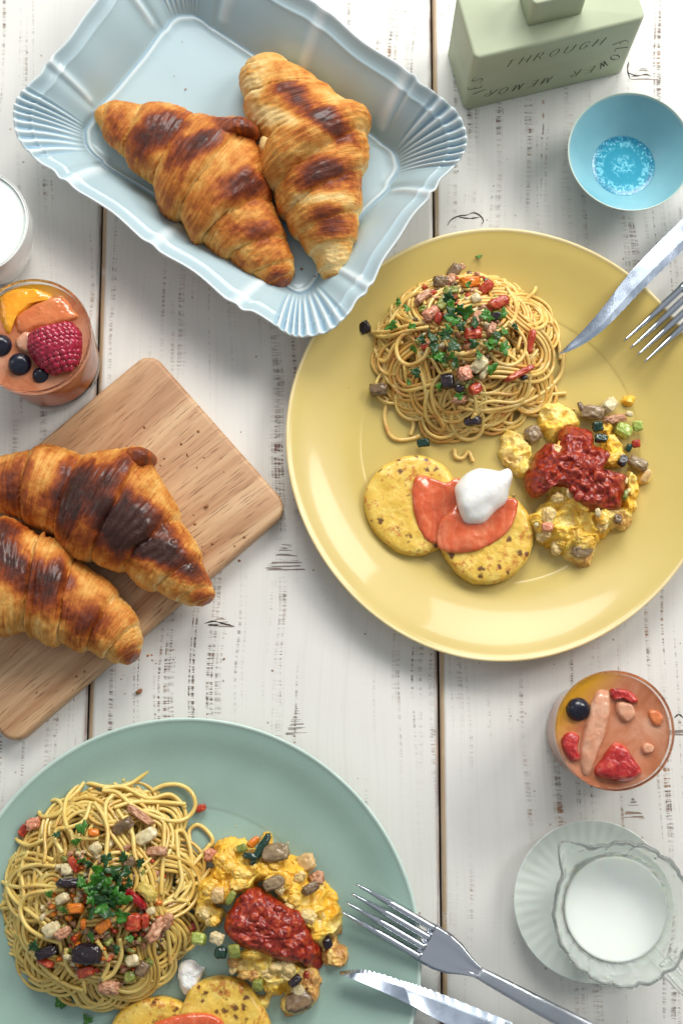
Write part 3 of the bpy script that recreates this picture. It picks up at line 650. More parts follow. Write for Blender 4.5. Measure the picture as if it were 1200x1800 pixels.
croissant([((-80, 850), (-76, 838)), ((-52, 882), (-45, 812)), ((-5, 894), (0, 796)), ((27, 913), (67, 780)), ((67, 929), (117, 787)), ((100, 953), (168, 796)), ((127, 971), (214, 797)), ((165, 996), (262, 796)), ((207, 1003), (292, 853)), ((247, 1030), (317, 908)), ((290, 1046), (346, 957)), ((320, 1058), (361, 1005)), ((343, 1062), (373, 1033)), ((360, 1058), (373, 1046))],
          [-.2, .08, .23, .36, .54, .66, .77, .86, .945, 1.2], 0.47, BT, 0.050, [.02, .03, -.02, -.08, -.10],
          [(118, 868, 30, 62, 12, .62), (190, 868, 46, 46, 0, .50), (250, 930, 55, 36, 18, .62), (315, 985, 50, 22, 25, .60), (20, 840, 24, 48, 20, .38), (40, 885, 28, 20, 0, .22), (238, 808, 24, 22, 0, .35), (200, 950, 70, 30, 20, .35), (350, 1045, 22, 14, 0, .35)],
          'dark brown baked croissant on the wooden board, the upper of the two', seed=23, base=.28,
          ends=[([(218, 812), (222, 794), (242, 784), (264, 790), (272, 806), (258, 822), (236, 828)], BT + 0.022, 0.022, 0.62)])
croissant([((-112, 1012), (-104, 985)), ((-85, 1062), (-78, 930)), ((-42, 1100), (-30, 912)), ((0, 1114), (32, 917)), ((40, 1117), (80, 936)), ((85, 1133), (121, 963)), ((125, 1141), (166, 1003)), ((160, 1146), (213, 1045)), ((187, 1158), (240, 1086)), ((207, 1166), (247, 1122)), ((226, 1166), (243, 1146))],
          [-.2, .10, .26, .40, .54, .68, .80, .91, 1.2], 0.42, BT, 0.046, [.02, .04, .02, -.04, -.08],
          [(15, 975, 26, 60, -25, .55), (80, 1030, 36, 44, -30, .50), (150, 1090, 34, 34, -20, .42), (40, 925, 60, 14, 0, .20), (222, 1152, 22, 16, 0, .35), (-50, 1000, 30, 50, 0, .4), (115, 1000, 25, 30, 0, .16)],
          'golden croissant on the wooden board, the lower of the two and nearest the green plate', seed=31, base=.28,
          ends=[])

# ------------------------------------------------------------------ glassware
def glass_mat(name, col=(1, 1, 1, 1), rough=0.0, ior=1.30, tw=0.90):
    m, n, l, b = new_mat(name); b.inputs['Base Color'].default_value = col; b.inputs['Roughness'].default_value = rough; b.inputs['IOR'].default_value = ior; b.inputs['Transmission Weight'].default_value = tw
    return m
M_glass = glass_mat('clear_glass', ior=1.13, tw=0.985); M_glass2 = glass_mat('greenish_pressed_glass', (0.95, 0.985, 0.95, 1), 0.02, 1.28, 0.86)
def tea_mat(name, yx, yy):
    m, n, l, b = new_mat(name); tc = n.new('ShaderNodeTexCoord'); co = tc.outputs['Object']
    t = noise_node(n, l, co, 45, 4, 0.6, None, 0.6); r = ramp(n, [(0.30, (184, 104, 66)), (0.45, (204, 130, 92)), (0.58, (216, 150, 116)), (0.72, (228, 174, 142))]); l.new(t.outputs['Fac'], r.inputs[0])
    sep = n.new('ShaderNodeSeparateXYZ'); l.new(co, sep.inputs[0])
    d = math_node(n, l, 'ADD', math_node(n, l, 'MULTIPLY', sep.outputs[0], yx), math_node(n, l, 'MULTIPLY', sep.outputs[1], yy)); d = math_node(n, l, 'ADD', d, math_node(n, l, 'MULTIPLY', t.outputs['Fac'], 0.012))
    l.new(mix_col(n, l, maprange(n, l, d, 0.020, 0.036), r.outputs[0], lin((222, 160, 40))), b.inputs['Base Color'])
    b.inputs['Roughness'].default_value = 0.07; b.inputs['Coat Weight'].default_value = 0.0
    b.inputs['Transmission Weight'].default_value = 0.22; b.inputs['IOR'].default_value = 1.33
    bp = n.new('ShaderNodeBump'); bp.inputs['Strength'].default_value = 0.25; bp.inputs['Distance'].default_value = 0.001; t2 = noise_node(n, l, co, 90, 2); l.new(t2.outputs['Fac'], bp.inputs['Height']); l.new(bp.outputs[0], b.inputs['Normal'])
    return m
M_teaside = M('fruit_tea_body', [(0.3, (168, 92, 48)), (0.7, (200, 124, 70))], 40, rough=1.0, spec=0.0)
def cup(c_px, r_px, h, rb, label, teamat):
    c = P(*c_px, h); r = np.linalg.norm(P(c_px[0] - r_px, c_px[1], h) - c); th = 0.0016
    t = thing('dessert_glass', (c[0], c[1], 0), label, 'glass')
    pr = smooth_profile([(0, 0.0), (rb - .004, 0), (rb - .001, .001), (rb, .005), (rb + (r - rb) * .35, h * .4), (r - .0006, h * .85), (r, h - .0012), (r - .0004, h - .0002), (r - th * .6, h), (r - th, h - .0008), (r - th - .0004, h * .85), (rb + (r - rb) * .35 - th, h * .4), (rb - th - .001, .013), (rb - .006, .0098), (rb * .5, .0088), (0, .0088)], 90); pr[0, 0] = pr[-1, 0] = 0; pr[:, 1] = np.clip(pr[:, 1], 0, h)
    mk('bowl_wall', *lathe(pr, 128, (c[0], c[1], 0)), M_glass, t)
    lt = h - 0.0065
    def ri(z): return np.interp(z, [0.0115, h * .4, h * .85, h], [rb - .004, rb + (r - rb) * .35 - th, r - th - .0004, r - th]) + 0.0003 if False else np.interp(z, [0.0115, h * .4, h * .85, h], [rb - .0028, rb + (r - rb) * .35 - th, r - th - .0004, r - th]) + 0.0010
    zs = np.linspace(0.0118, lt, 14); pl = [(0, .0100), (rb * .6, .0100)] + [(ri(z), z) for z in zs] + [(ri(lt) * .97, lt - .0004), (ri(lt) * .9, lt - .0006), (0, lt - .0006)]
    V, F = lathe(pl, 96, (c[0], c[1], 0)); jj = np.arange(len(F)) % (len(pl) - 1); top_ = jj >= len(pl) - 4
    o = mk('fruit_tea', V, F[~top_], M_teaside, None, origin=(c[0], c[1], 0.0)); mk('liquid_surface', V, F[top_], teamat, o)
    return c, r, lt, o
def fruit(name, V, F, mat, label, cat, group=None): return tag(mk(name, V, F, mat), label, cat, group)
M_blueb = M('blueberry_skin', [(0.3, (14, 14, 26)), (0.6, (26, 27, 46)), (0.75, (52, 56, 80))], 160, rough=0.3, coat=0.3)
M_rasp = M('raspberry_flesh', [(0.3, (140, 8, 34)), (0.7, (188, 34, 72))], 200, rough=0.25, sss=0.4, coat=0.5)
M_straw = M('strawberry_flesh', [(0.3, (150, 14, 18)), (0.5, (186, 40, 36)), (0.68, (214, 104, 84))], 150, rough=0.2, sss=0.3, coat=0.5, bump=.7, bscale=420, bdist=.001)
M_pinkfl = M('strawberry_heart', [(0.3, (206, 96, 96)), (0.7, (228, 146, 134))], 90, rough=0.2, sss=0.4, coat=0.4)
M_ban = M('banana_flesh', [(0.3, (196, 132, 98)), (0.5, (212, 156, 124)), (0.7, (222, 176, 146))], 130, rough=0.2, sss=0.3, coat=0.4)
M_mango = M('mango_flesh', [(0.3, (240, 150, 20)), (0.7, (250, 185, 50))], 60, rough=0.15, sss=0.4, coat=0.5)
M_peach = M('peach_flesh', [(0.3, (205, 110, 60)), (0.7, (222, 140, 85))], 60, rough=0.15, sss=0.4, coat=0.5)
def berry(px, py, z, r, label, sink=0.35):
    c = P(px, py, z); V, F = ico(4); d = V.copy(); rr = 1 - 0.22 * np.exp(-((V[:, 2] - 0.95) / 0.06) ** 2 * 0.5) * (V[:, 2] > 0) + 0.10 * np.exp(-((np.hypot(V[:, 0], V[:, 1]) - .3) / .07) ** 2) * (V[:, 2] > 0) * (1 + .5 * np.cos(5 * np.arctan2(V[:, 1], V[:, 0])))
    V2 = (V * rr[:, None] * np.array([1, 1, .9])) @ rotm(.5, .3, 0).T * r + c + np.array([0, 0, r * (.5 - sink)])
    return fruit('blueberry', V2, F, M_blueb, label, 'blueberry')
lc, lr, lz, ltea = cup((57, 590), 104, 0.070, 0.0305, 'small round glass of fruit tea with a raspberry at the left edge', tea_mat('orange_fruit_tea', -0.35, 0.9))
tag(ltea, 'orange tea with mango filling the glass that holds the raspberry', 'drink')
rc_, rr_, rz, rtea = cup((1080, 1284), 105, 0.070, 0.0312, 'small round glass of fruit tea with strawberries at the right', tea_mat('brown_fruit_tea', -0.75, 0.7))
tag(rtea, 'brown orange tea filling the glass with the sliced strawberries', 'drink')
Z = lz - .001
berry(36, 641, Z, .0072, 'blueberry next to the raspberry, in the middle of the three', .45)
berry(2, 608, Z, .0072, 'blueberry cut by the left edge of the photo', .5)
berry(72, 660, Z, .0052, 'smallest blueberry, just below the raspberry', .6)
def slab(pts, z, h, mat, name, label, cat, seed=0, noise=.0009, power=.35, o=(0, 0), s=1.0, edge=0.0, tilt=None, **kw):
    V, F = blob(PP(pts, z + h * .9, o, s), z + .0008, h + .0012, 30, 110, power, noise, 190, seed, edge or .07, zfn=tilt, **kw)
    return tag(mk(name, V, F, mat), label, cat)
slab([(2, 560), (4, 520), (35, 505), (75, 510), (95, 525), (60, 535), (30, 560), (15, 590)], Z - .004, .0052, M_mango, 'mango_slice', 'bright yellow mango slice in the left glass', 'mango slice', 1)
slab([(25, 560), (60, 535), (105, 520), (130, 540), (135, 560), (100, 572), (60, 580), (35, 585)], Z - .004, .0055, M_peach, 'peach_slice', 'orange peach slice above the raspberry in the left glass', 'peach slice', 2)
slab([(28, 598), (45, 584), (62, 590), (58, 608), (50, 622), (34, 615)], Z - .004, .0056, M_ban, 'banana_piece', 'small pale banana piece left of the raspberry', 'banana piece', 3)
# raspberry: drupelets over a rounded cone
rp = thing('raspberry', P(105, 606, Z - .004), 'large red raspberry floating in the left glass', 'raspberry')
cb_, tb_ = P(92, 583, Z + .002), P(112, 655, Z + .001); parts = []
axis = tb_ - cb_; Lr = np.linalg.norm(axis); axis /= Lr; q_ = 0
Vi, Fi = ico(2); Ve, Fe = ico(3); n1 = np.cross(axis, [0, 0, 1]); n1 /= np.linalg.norm(n1); n2 = np.cross(axis, n1)
for i in range(10):
    f = (i + .3) / 10; rad_ = 0.0148 * math.sqrt(max(0, 1 - (f * 1.02) ** 2.4)) * (0.82 + .18 * min(1, f * 5)); k = max(3, int(2 * PI * rad_ / .0036))
    for j in range(k):
        a = 2 * PI * (j + .5 * (i % 2)) / k; p = cb_ + axis * Lr * f + (n1 * math.cos(a) + n2 * math.sin(a) * .8) * rad_
        parts.append((Vi * .0028 * random.uniform(.9, 1.1) + p, Fi))
V, F = join(parts); tag(mk('drupelets', V, F, M_rasp, rp), kind='stuff')
core = cb_ + axis * Lr * .42 + (Ve[:, 0:1] * n1 * .0162 + Ve[:, 1:2] * n2 * .0134 + Ve[:, 2:3] * axis * Lr * .46); mk('core', core, Fe, M_rasp, rp)
Z = rz - .001
berry(1015, 1247, Z, .0072, 'single blueberry floating in the right glass', .5)
zs7 = lambda pts: [(860 + a * .361, 1150 + b * .361) for a, b in pts]
slab(zs7([(500, 220), (530, 175), (585, 175), (590, 260), (570, 370), (530, 480), (490, 590), (440, 560), (440, 450), (470, 320)]), Z - .004, .0062, M_ban, 'banana_piece', 'long pinkish banana slice across the right glass', 'banana piece', 5, power=.4)
slab(zs7([(590, 170), (650, 165), (710, 195), (725, 235), (690, 240), (640, 215), (600, 220)]), Z - .004, .0066, M_straw, 'strawberry_piece', 'dark red strawberry piece at the top of the right glass', 'strawberry piece', 6)
slab(zs7([(610, 235), (650, 225), (695, 245), (710, 300), (670, 335), (625, 300)]), Z - .004, .0058, M_ban, 'banana_piece', 'small round banana piece under the top strawberry in the right glass', 'banana piece', 7)
slab(zs7([(345, 420), (370, 385), (405, 375), (435, 400), (430, 460), (440, 515), (400, 525), (360, 480)]), Z - .004, .0062, M_straw, 'strawberry_piece', 'red strawberry piece at the left rim of the right glass', 'strawberry piece', 8)
sb = slab(zs7([(510, 560), (550, 500), (590, 445), (625, 428), (665, 450), (710, 510), (745, 560), (730, 600), (640, 620), (540, 600)]), Z - .004, .0085, M_straw, 'strawberry_piece', 'halved strawberry with pink heart at the bottom of the right glass', 'strawberry piece', 9)
V, F = blob(PP(zs7([(590, 570), (630, 535), (690, 540), (730, 560), (700, 610), (640, 620), (600, 605)]), Z + .005), Z + .0028, .0026, 12, 50, .6, .0003, 200, 3); mk('heart', V, F, M_pinkfl, sb)
slab(zs7([(735, 450), (765, 430), (800, 450), (790, 480), (750, 485)]), Z - .003, .0042, M_ban, 'banana_piece', 'tiny fruit bit at the right rim of the right glass', 'banana piece', 10)
slab(zs7([(770, 280), (810, 270), (840, 300), (830, 350), (790, 340)]), Z - .003, .0036, M_peach, 'peach_slice', 'submerged peach piece near the right rim of the right glass', 'peach slice', 12)

# saucer and milk jug
M_milk = M('milk', [(0.3, (238, 244, 236)), (0.7, (242, 247, 240))], 20, rough=0.25, sss=0.3, coat=0.2)
M_saucer = M('milk_glass', [(0.3, (222, 230, 222)), (0.7, (230, 237, 230))], 16, rough=0.22, coat=0.4, sss=0.15)
s_c = P(1042, 1584, .013); s_r = np.linalg.norm(P(903, 1584, .013) - s_c)
pr = smooth_profile([(0, .0045), (.020, .0045), (.030, .0052), (.040, .0085), (s_r - .0012, .0126), (s_r - .0002, .0131), (s_r, .0126), (s_r - .002, .0110), (.038, .0050), (.026, .0008), (.024, 0), (.022, .001), (0, .002)], 70); pr[0, 0] = pr[-1, 0] = 0; pr[:, 1] = np.maximum(pr[:, 1], 0)
V, F = lathe(pr, 192, (s_c[0], s_c[1], 0), None, lambda A, R, Z: Z + 0.0002 * np.cos(A * 40) * np.clip((R - .028) / .012, 0, 1))
tag(mk('saucer', V, F, M_saucer, origin=(s_c[0], s_c[1], 0)), 'pale round saucer under the glass milk jug', 'saucer')
JH = 0.073; j_c = P(1096, 1607, JH); j_r = np.linalg.norm(P(972, 1607, JH) - j_c); j0 = 0.0052
spa = math.atan2(*(P(990, 1487, JH) - j_c)[[1, 0]])
def jrad(A, R, Zz):
    up = np.clip((Zz - .030) / (JH - .030), 0, 1); d = (A - spa + PI) % (2 * PI) - PI
    petals = 0.032 * np.abs(np.cos(A * 8)) ** 0.7 * up + 0.007 * np.cos(A * 30) * np.clip(Zz / .02, 0, 1)
    return R * (1 + petals * np.clip(R / .02, 0, 1)) + up ** 3 * 0.0125 * np.exp(-(d / .20) ** 2) * np.clip(R / .02, 0, 1)
jug = thing('milk_jug', (j_c[0], j_c[1], j0), 'small pressed glass jug of milk standing on the saucer', 'jug')
pr = smooth_profile([(0, j0), (.019, j0), (.021, j0 + .001), (.022, .012), (.0265, .022), (.031, .036), (.033, .050), (.0375, .062), (j_r - .0004, JH - .001), (j_r - .0008, JH), (j_r - .0024, JH - .0004), (.0352, .062), (.0308, .050), (.0288, .036), (.024, .022), (.019, .0135), (.012, .0110), (0, .0105)], 100); pr[0, 0] = pr[-1, 0] = 0
jz = lambda A, R, Z: Z + np.where(Z > JH - .006, 0.0010 * np.cos(A * 16), 0)
mk('glass_body', *lathe(pr, 320, (j_c[0], j_c[1], 0), jrad, jz), M_glass2, jug)
V, F = lathe([(0, .0115), (.010, .0115), (.0187, .0140), (.0237, .0225), (.0284, .036), (.0303, .0485), (.0301, .0495), (.0288, .0494), (0, .0493)], 128, (j_c[0], j_c[1], 0))
tag(mk('milk', V, F, M_milk, origin=(j_c[0], j_c[1], .0115)), 'white milk filling the pressed glass jug', 'milk')
ha = spa + PI; hd = np.array([math.cos(ha), math.sin(ha), 0])
jc0 = np.array([j_c[0], j_c[1], 0]); path = crom([jc0 + hd * .036 + [0, 0, .064], jc0 + hd * .047 + [0, 0, .0665], jc0 + hd * .060 + [0, 0, .064], jc0 + hd * .066 + [0, 0, .052], jc0 + hd * .060 + [0, 0, .036], jc0 + hd * .045 + [0, 0, .026], jc0 + hd * .027 + [0, 0, .022]], 60)
V, F = tube_mesh(path, 0.0042, 16, 0.7); mk('handle', V, F, M_glass2, jug)

# white cup at the left edge
M_wh = M('white_porcelain', [(0.3, (232, 234, 230)), (0.7, (238, 240, 236))], 12, rough=0.2, coat=0.5)
w_c = P(-46, 390, .06); w_r = np.linalg.norm(P(51, 390, .06) - w_c)
cupo = thing('milk_cup', (w_c[0], w_c[1], 0), 'round white porcelain cup of milk cut by the left edge', 'cup')
pr = smooth_profile([(0, .006), (.018, .006), (.0225, .010), (w_r - .004, .040), (w_r - .0022, .059), (w_r - .001, .0600), (w_r, .0592), (w_r - .001, .040), (.024, .006), (.021, .0005), (.019, 0), (0, .002)], 70); pr[0, 0] = pr[-1, 0] = 0; pr[:, 1] = np.maximum(pr[:, 1], 0)
mk('cup_wall', *lathe(pr, 96, (w_c[0], w_c[1], 0)), M_wh, cupo)
V, F = lathe([(0, .030), (.026, .030), (w_r - .0016, .0592), (w_r - .0030, .0593), (0, .0593)], 96, (w_c[0], w_c[1], 0)); tag(mk('milk', V, F, M_milk, origin=(w_c[0], w_c[1], .03)), 'white milk in the porcelain cup cut by the left edge', 'milk')

# ------------------------------------------------------------------ cutlery
def steel(name, rough, an=0.25, bc=(0.64, 0.67, 0.72, 1)):
    m, n, l, b = new_mat(name); tc = n.new('ShaderNodeTexCoord'); b.inputs['Base Color'].default_value = bc; b.inputs['Metallic'].default_value = 1; b.inputs['Roughness'].default_value = rough
    t = noise_node(n, l, tc.outputs['Object'], 60, 4); l.new(maprange(n, l, t.outputs['Fac'], 0.3, 0.7, rough * .7, rough * 1.4), b.inputs['Roughness'])
    t2 = noise_node(n, l, tc.outputs['Object'], 25, 2); bp = n.new('ShaderNodeBump'); bp.inputs['Strength'].default_value = an; bp.inputs['Distance'].default_value = 0.001; l.new(t2.outputs['Fac'], bp.inputs['Height']); l.new(bp.outputs[0], b.inputs['Normal'])
    return m
M_steel = steel('polished_steel', 0.11); M_steel2 = steel('satin_steel', 0.34); M_blade = steel('blade_steel', 0.24, 0.0, (0.50, 0.57, 0.68, 1))
def ribbon(stations, side, th, bevel=0.25, crown=0.0):
    """closed bar: stations = [(point, halfwidth)] along it; side = unit vector across"""
    V = []
    for p, hw in stations:
        prof = [(-1, 0), (-1 + bevel * .3, .5), (-.5, .5 + crown), (0, .5 + crown * 1.3), (.5, .5 + crown), (1 - bevel * .3, .5), (1, 0), (1 - bevel * .3, -.5), (0, -.5), (-1 + bevel * .3, -.5)]
        for a, b in prof: V.append(p + side * a * hw + np.array([0, 0, b * th]))
    k = 10; V = np.array(V); F = [list(q) for q in grid_faces(len(stations), k, False, True)] + [list(range(k)), list(range((len(stations) - 1) * k, len(stations) * k))[::-1]]
    return V, F
def fork(tips, dirpx, zt, zn, zh, label, group):
    """tips: pixel of the outer two tine tips; zt, zn, zh: heights of tine tips, neck and handle end"""
    a, b = P(*tips[0], zt), P(*tips[1], zt); side = (b - a); sw = np.linalg.norm(side); side /= sw; c = (a + b) / 2
    f = np.array([-side[1], side[0], 0.0]); d = P(c_px(tips)[0] + dirpx[0], c_px(tips)[1] + dirpx[1], zt) - c
    if np.dot(f, d) < 0: f = -f
    t = thing('fork', c + f * .1 - np.array([0, 0, 0]), label, 'fork', group); t.location.z = zh - .001
    s = (0, .010, .024, .040, .052, .064, .074, .084, .092, .130, .170, .200)
    zc = np.interp(s, [0, .020, .045, .070, .084, .10, .150, .200], [zt, zt - .0016, zt + .0030, zn - .001, zn, zn + .001, (zn + zh) / 2 + .002, zh])
    def pt(x): return c + f * x + np.array([0, 0, float(np.interp(x, s, zc)) - zt])
    for k in range(4):
        u0 = (k - 1.5) / 3 * sw; u1 = (k - 1.5) / 3 * .0188
        st_ = []
        for x in np.linspace(0, .054, 22):
            g = min(1, x / .03); u = u0 + (u1 - u0) * g; hw = 0.0007 + .0017 * min(1, x / .030) ** .8
            st_.append((pt(x) + side * u, hw))
        V, F = ribbon(st_, side, .0015, 1.0, .45); mk('tine', V, F, M_steel, t)
    st_ = []
    for x in np.linspace(.050, .092, 26):
        hw = np.interp(x, [.050, .056, .064, .072, .080, .086, .092], [.0118, .0122, .0118, .0098, .0062, .0040, .0036]); st_.append((pt(x), hw))
    V, F = ribbon(st_, side, .0018, .6, -.75); V[:, 2] += 0.0
    mk('head', V, F, M_steel, t)
    st_ = [(pt(x), float(np.interp(x, [.088, .096, .12, .16, .196, .2], [.0036, .0042, .0050, .0060, .0068, .004]))) for x in np.linspace(.088, .200, 34)]
    V, F = ribbon(st_, side, .0030, .5, .15); mk('handle', V, F, M_steel2, t)
    return t
def c_px(tips): return ((tips[0][0] + tips[1][0]) / 2, (tips[0][1] + tips[1][1]) / 2)
fork([(626, 1554), (600, 1603)], (300, 178), .0205, .0285, .004, 'fork resting on the right edge of the green plate, tines pointing left', 'dinner forks')
fork([(1095, 600), (1131, 637)], (200, -215), .0225, .0300, .004, 'fork resting on the right edge of the yellow plate', 'dinner forks')
def knife(spine, edge, z0, z1, z2, label, tilt):
    """spine / edge: pixels from the tip on; heights at the tip, rim contact and the heel"""
    n = 420; Ls = PP(spine, 0.02); Le = PP(edge, 0.02); S = crom(Ls, n); E = crom(Le, n); t = np.linspace(0, 1, n)
    zz = np.interp(t, [0, .5, 1], [z0, z1, z2]); L = np.linalg.norm(E[-1] - E[0])
    ser = 0.00050 * np.abs(np.sin(t * L / .0036 * PI)) * (t > .06); dn = (E - S); dl = np.linalg.norm(dn, axis=1)[:, None] + 1e-9; E2 = E + dn / dl * ser[:, None]
    V = []
    for i in range(n):
        for f, dz in ((0, .0009), (.02, .0010), (.70, .0009), (.76, .0008), (1, .0001), (1, -.0001), (.76, -.0008), (.02, -.0010)):
            p = S[i] * (1 - f) + (E2[i] if f == 1 else E[i]) * f; V.append([p[0], p[1], zz[i] + dz + (0.5 - f) * tilt])
    ob = thing('table_knife', (E[0] + E[-1]) / 2 * [1, 1, 0] + [0, 0, z0 - .001], label, 'knife')
    V = np.array(V); k = 8; F = [list(q) for q in grid_faces(n, k, False, True)] + [list(range(k)), list(range((n - 1) * k, n * k))[::-1]]
    mk('blade', V, F, M_blade, ob, smooth=False)
    m_ = (S[-1] + E[-1]) / 2; m_[2] = z2; d = (S[-1] + E[-1]) / 2 - (S[-30] + E[-30]) / 2; d[2] = 0; d /= np.linalg.norm(d); sd = np.array([-d[1], d[0], 0])
    hw0 = np.linalg.norm(S[-1] - E[-1]) / 2
    st_ = [(m_ + d * x + np.array([0, 0, (0.005 - z2) * max(0, x) / .10]), float(np.interp(x, [-.002, .008, .02, .06, .095, .10], [hw0 * .9, hw0 * .8, .0065, .0080, .0085, .004]))) for x in np.linspace(-.002, .10, 24)]
    V, F = ribbon(st_, sd, .0052, .6, .1); mk('handle', V, F, M_steel2, ob)
knife([(597, 1713), (640, 1728), (721, 1764), (773, 1793), (870, 1835)], [(597, 1710), (641, 1707), (707, 1724), (765, 1744), (900, 1799)], .0165, .0235, .021, 'serrated knife on the lower right edge of the green plate', .004)
knife([(979, 622), (1020, 584), (1056, 544), (1110, 476), (1196, 388), (1255, 330)], [(979, 623), (1010, 612), (1038, 597), (1070, 571), (1134, 504), (1200, 440), (1275, 370)], .0165, .0245, .022, 'serrated knife on the upper right edge of the yellow plate', -.002)

# ------------------------------------------------------------------ food
FZ = 0.0054
class Mound:
    def __init__(s, c_px, rx, ry, h, base=FZ, p=0.75):
        s.c = P(*c_px, base); k = H / FPX; s.rx = rx * k; s.ry = ry * k; s.H = h; s.b = base; s.p = p
    def q(s, x, y): return ((x - s.c[0]) / s.rx) ** 2 + ((y - s.c[1]) / s.ry) ** 2
    def h(s, x, y): return s.b + s.H * np.clip(1 - s.q(x, y), 0, 1) ** s.p
    def at(s, px, py, dz=0.0):
        z = s.b + s.H * .5
        for _ in range(30):
            p = P(px, py, z + dz); z = 0.8 * z + 0.2 * float(s.h(p[0], p[1]))
        return P(px, py, z + dz)
M_spa = [M('spaghetti', [(0.26, (204, 140, 74)), (0.42, (226, 188, 104)), (0.7, (238, 208, 132))], 70, rough=0.36, coat=0.3, sss=0.25, bump=0.1, bscale=500), M('spaghetti_oily', [(0.28, (196, 124, 62)), (0.45, (214, 166, 80)), (0.7, (230, 190, 106))], 70, rough=0.32, coat=0.35, sss=0.25)]
M_spb = [M('spaghetti_pale', [(0.25, (206, 150, 76)), (0.40, (224, 192, 104)), (0.7, (236, 210, 130))], 70, rough=0.36, coat=0.3, sss=0.25, bump=0.1, bscale=500), M('spaghetti_golden', [(0.3, (206, 166, 78)), (0.7, (222, 188, 102))], 130, rough=0.25, coat=0.6, sss=0.25)]
def spaghetti(md, nb, per, hero, label, mats, seed, cat='pasta', rad=0.00128, orbit=1.0, lmax=0.20):
    rs = np.random.default_rng(seed); t = thing('spaghetti', (md.c[0], md.c[1], md.b), label, cat)
    cnt = 0
    for bi in range(nb):
        lay = (bi + .5) / nb; L = rs.uniform(.10, lmax); ds = .0025; n = int(L / ds)
        a0 = rs.uniform(0, 2 * PI); r0 = math.sqrt(rs.uniform(.02, 1)) * (0.95 - .30 * lay)
        x, y = md.c[0] + md.rx * r0 * math.cos(a0), md.c[1] + md.ry * r0 * math.sin(a0)
        th = a0 + PI / 2 * (1 if rs.random() < .5 else -1) + rs.normal(0, .7); cur = rs.normal(0, 35); sgn = 1 if rs.random() < .6 else -1
        pts = []
        for k in range(n):
            q = float(md.q(x, y)); pts.append((x, y))
            cur += rs.normal(0, 14); cur *= .96; kk = cur + sgn * 28 * orbit
            if q > .80 - .30 * lay:
                to = math.atan2(md.c[1] - y, md.c[0] - x); dlt = (to - th + PI) % (2 * PI) - PI; kk = 95 * np.sign(dlt) * min(1, abs(dlt)) * min(1.6, q)
            th += kk * ds; x += math.cos(th) * ds; y += math.sin(th) * ds
        pts = np.array(pts); T = np.gradient(pts, axis=0); T /= np.linalg.norm(T, axis=1)[:, None]; N = np.stack([-T[:, 1], T[:, 0]], 1)
        pk = per if isinstance(per, int) else int(rs.integers(per[0], per[1] + 1)); sp = rad * 2.08
        for j in range(pk):
            m0 = int(rs.integers(0, max(1, n // 5))); m1 = n - int(rs.integers(0, max(1, n // 5)))
            w1 = fbm(np.stack([np.arange(n) * .07 + j * 9, np.full(n, bi * 3.3), np.zeros(n)], 1), seed + 2, 2)
            xy = pts + N * ((j - (pk - 1) / 2) * sp + w1 * .0016)[:, None]
            z = md.b + (md.h(xy[:, 0], xy[:, 1]) - md.b) * (0.22 + .78 * lay) + rad + rs.uniform(0, .0022) + .0022 * w1 + 0.0025 * lay * fbm(np.stack([np.arange(n) * .10, np.full(n, j * 2.), np.full(n, bi * 1.7)], 1), seed + 5, 2)
            z = np.maximum(z, md.b + rad)
            p3 = np.concatenate([xy, z[:, None]], 1)[m0:m1]
            if len(p3) < 8: continue
            p3 = crom(p3[::3], len(p3)); V, F = tube_mesh(p3, rad * rs.uniform(.9, 1.06), 7); mk('strand', V, F, mats[int(rs.random() < .4)], t); cnt += 1
    for hpts, dz in hero:
        p = np.array([md.at(a, b, dz) for a, b in hpts]); p = crom(p, len(hpts) * 9); pz = np.pad(p[:, 2], 9, mode='edge'); p[:, 2] = np.convolve(pz, np.ones(19) / 19, 'valid'); p[:, 2] = np.maximum(p[:, 2], md.b + rad)
        V, F = tube_mesh(p, rad * 1.05, 8); mk('strand', V, F, mats[0], t)
    return t
def z5(pts, dz=.004): return [(620 + a / 3.158, 430 + b / 3.158) for a, b in pts], dz
def z7(pts, dz=.004): return [(a / 3, 1320 + b / 3) for a, b in pts], dz
mA = Mound((818, 622), 162, 150, .032)
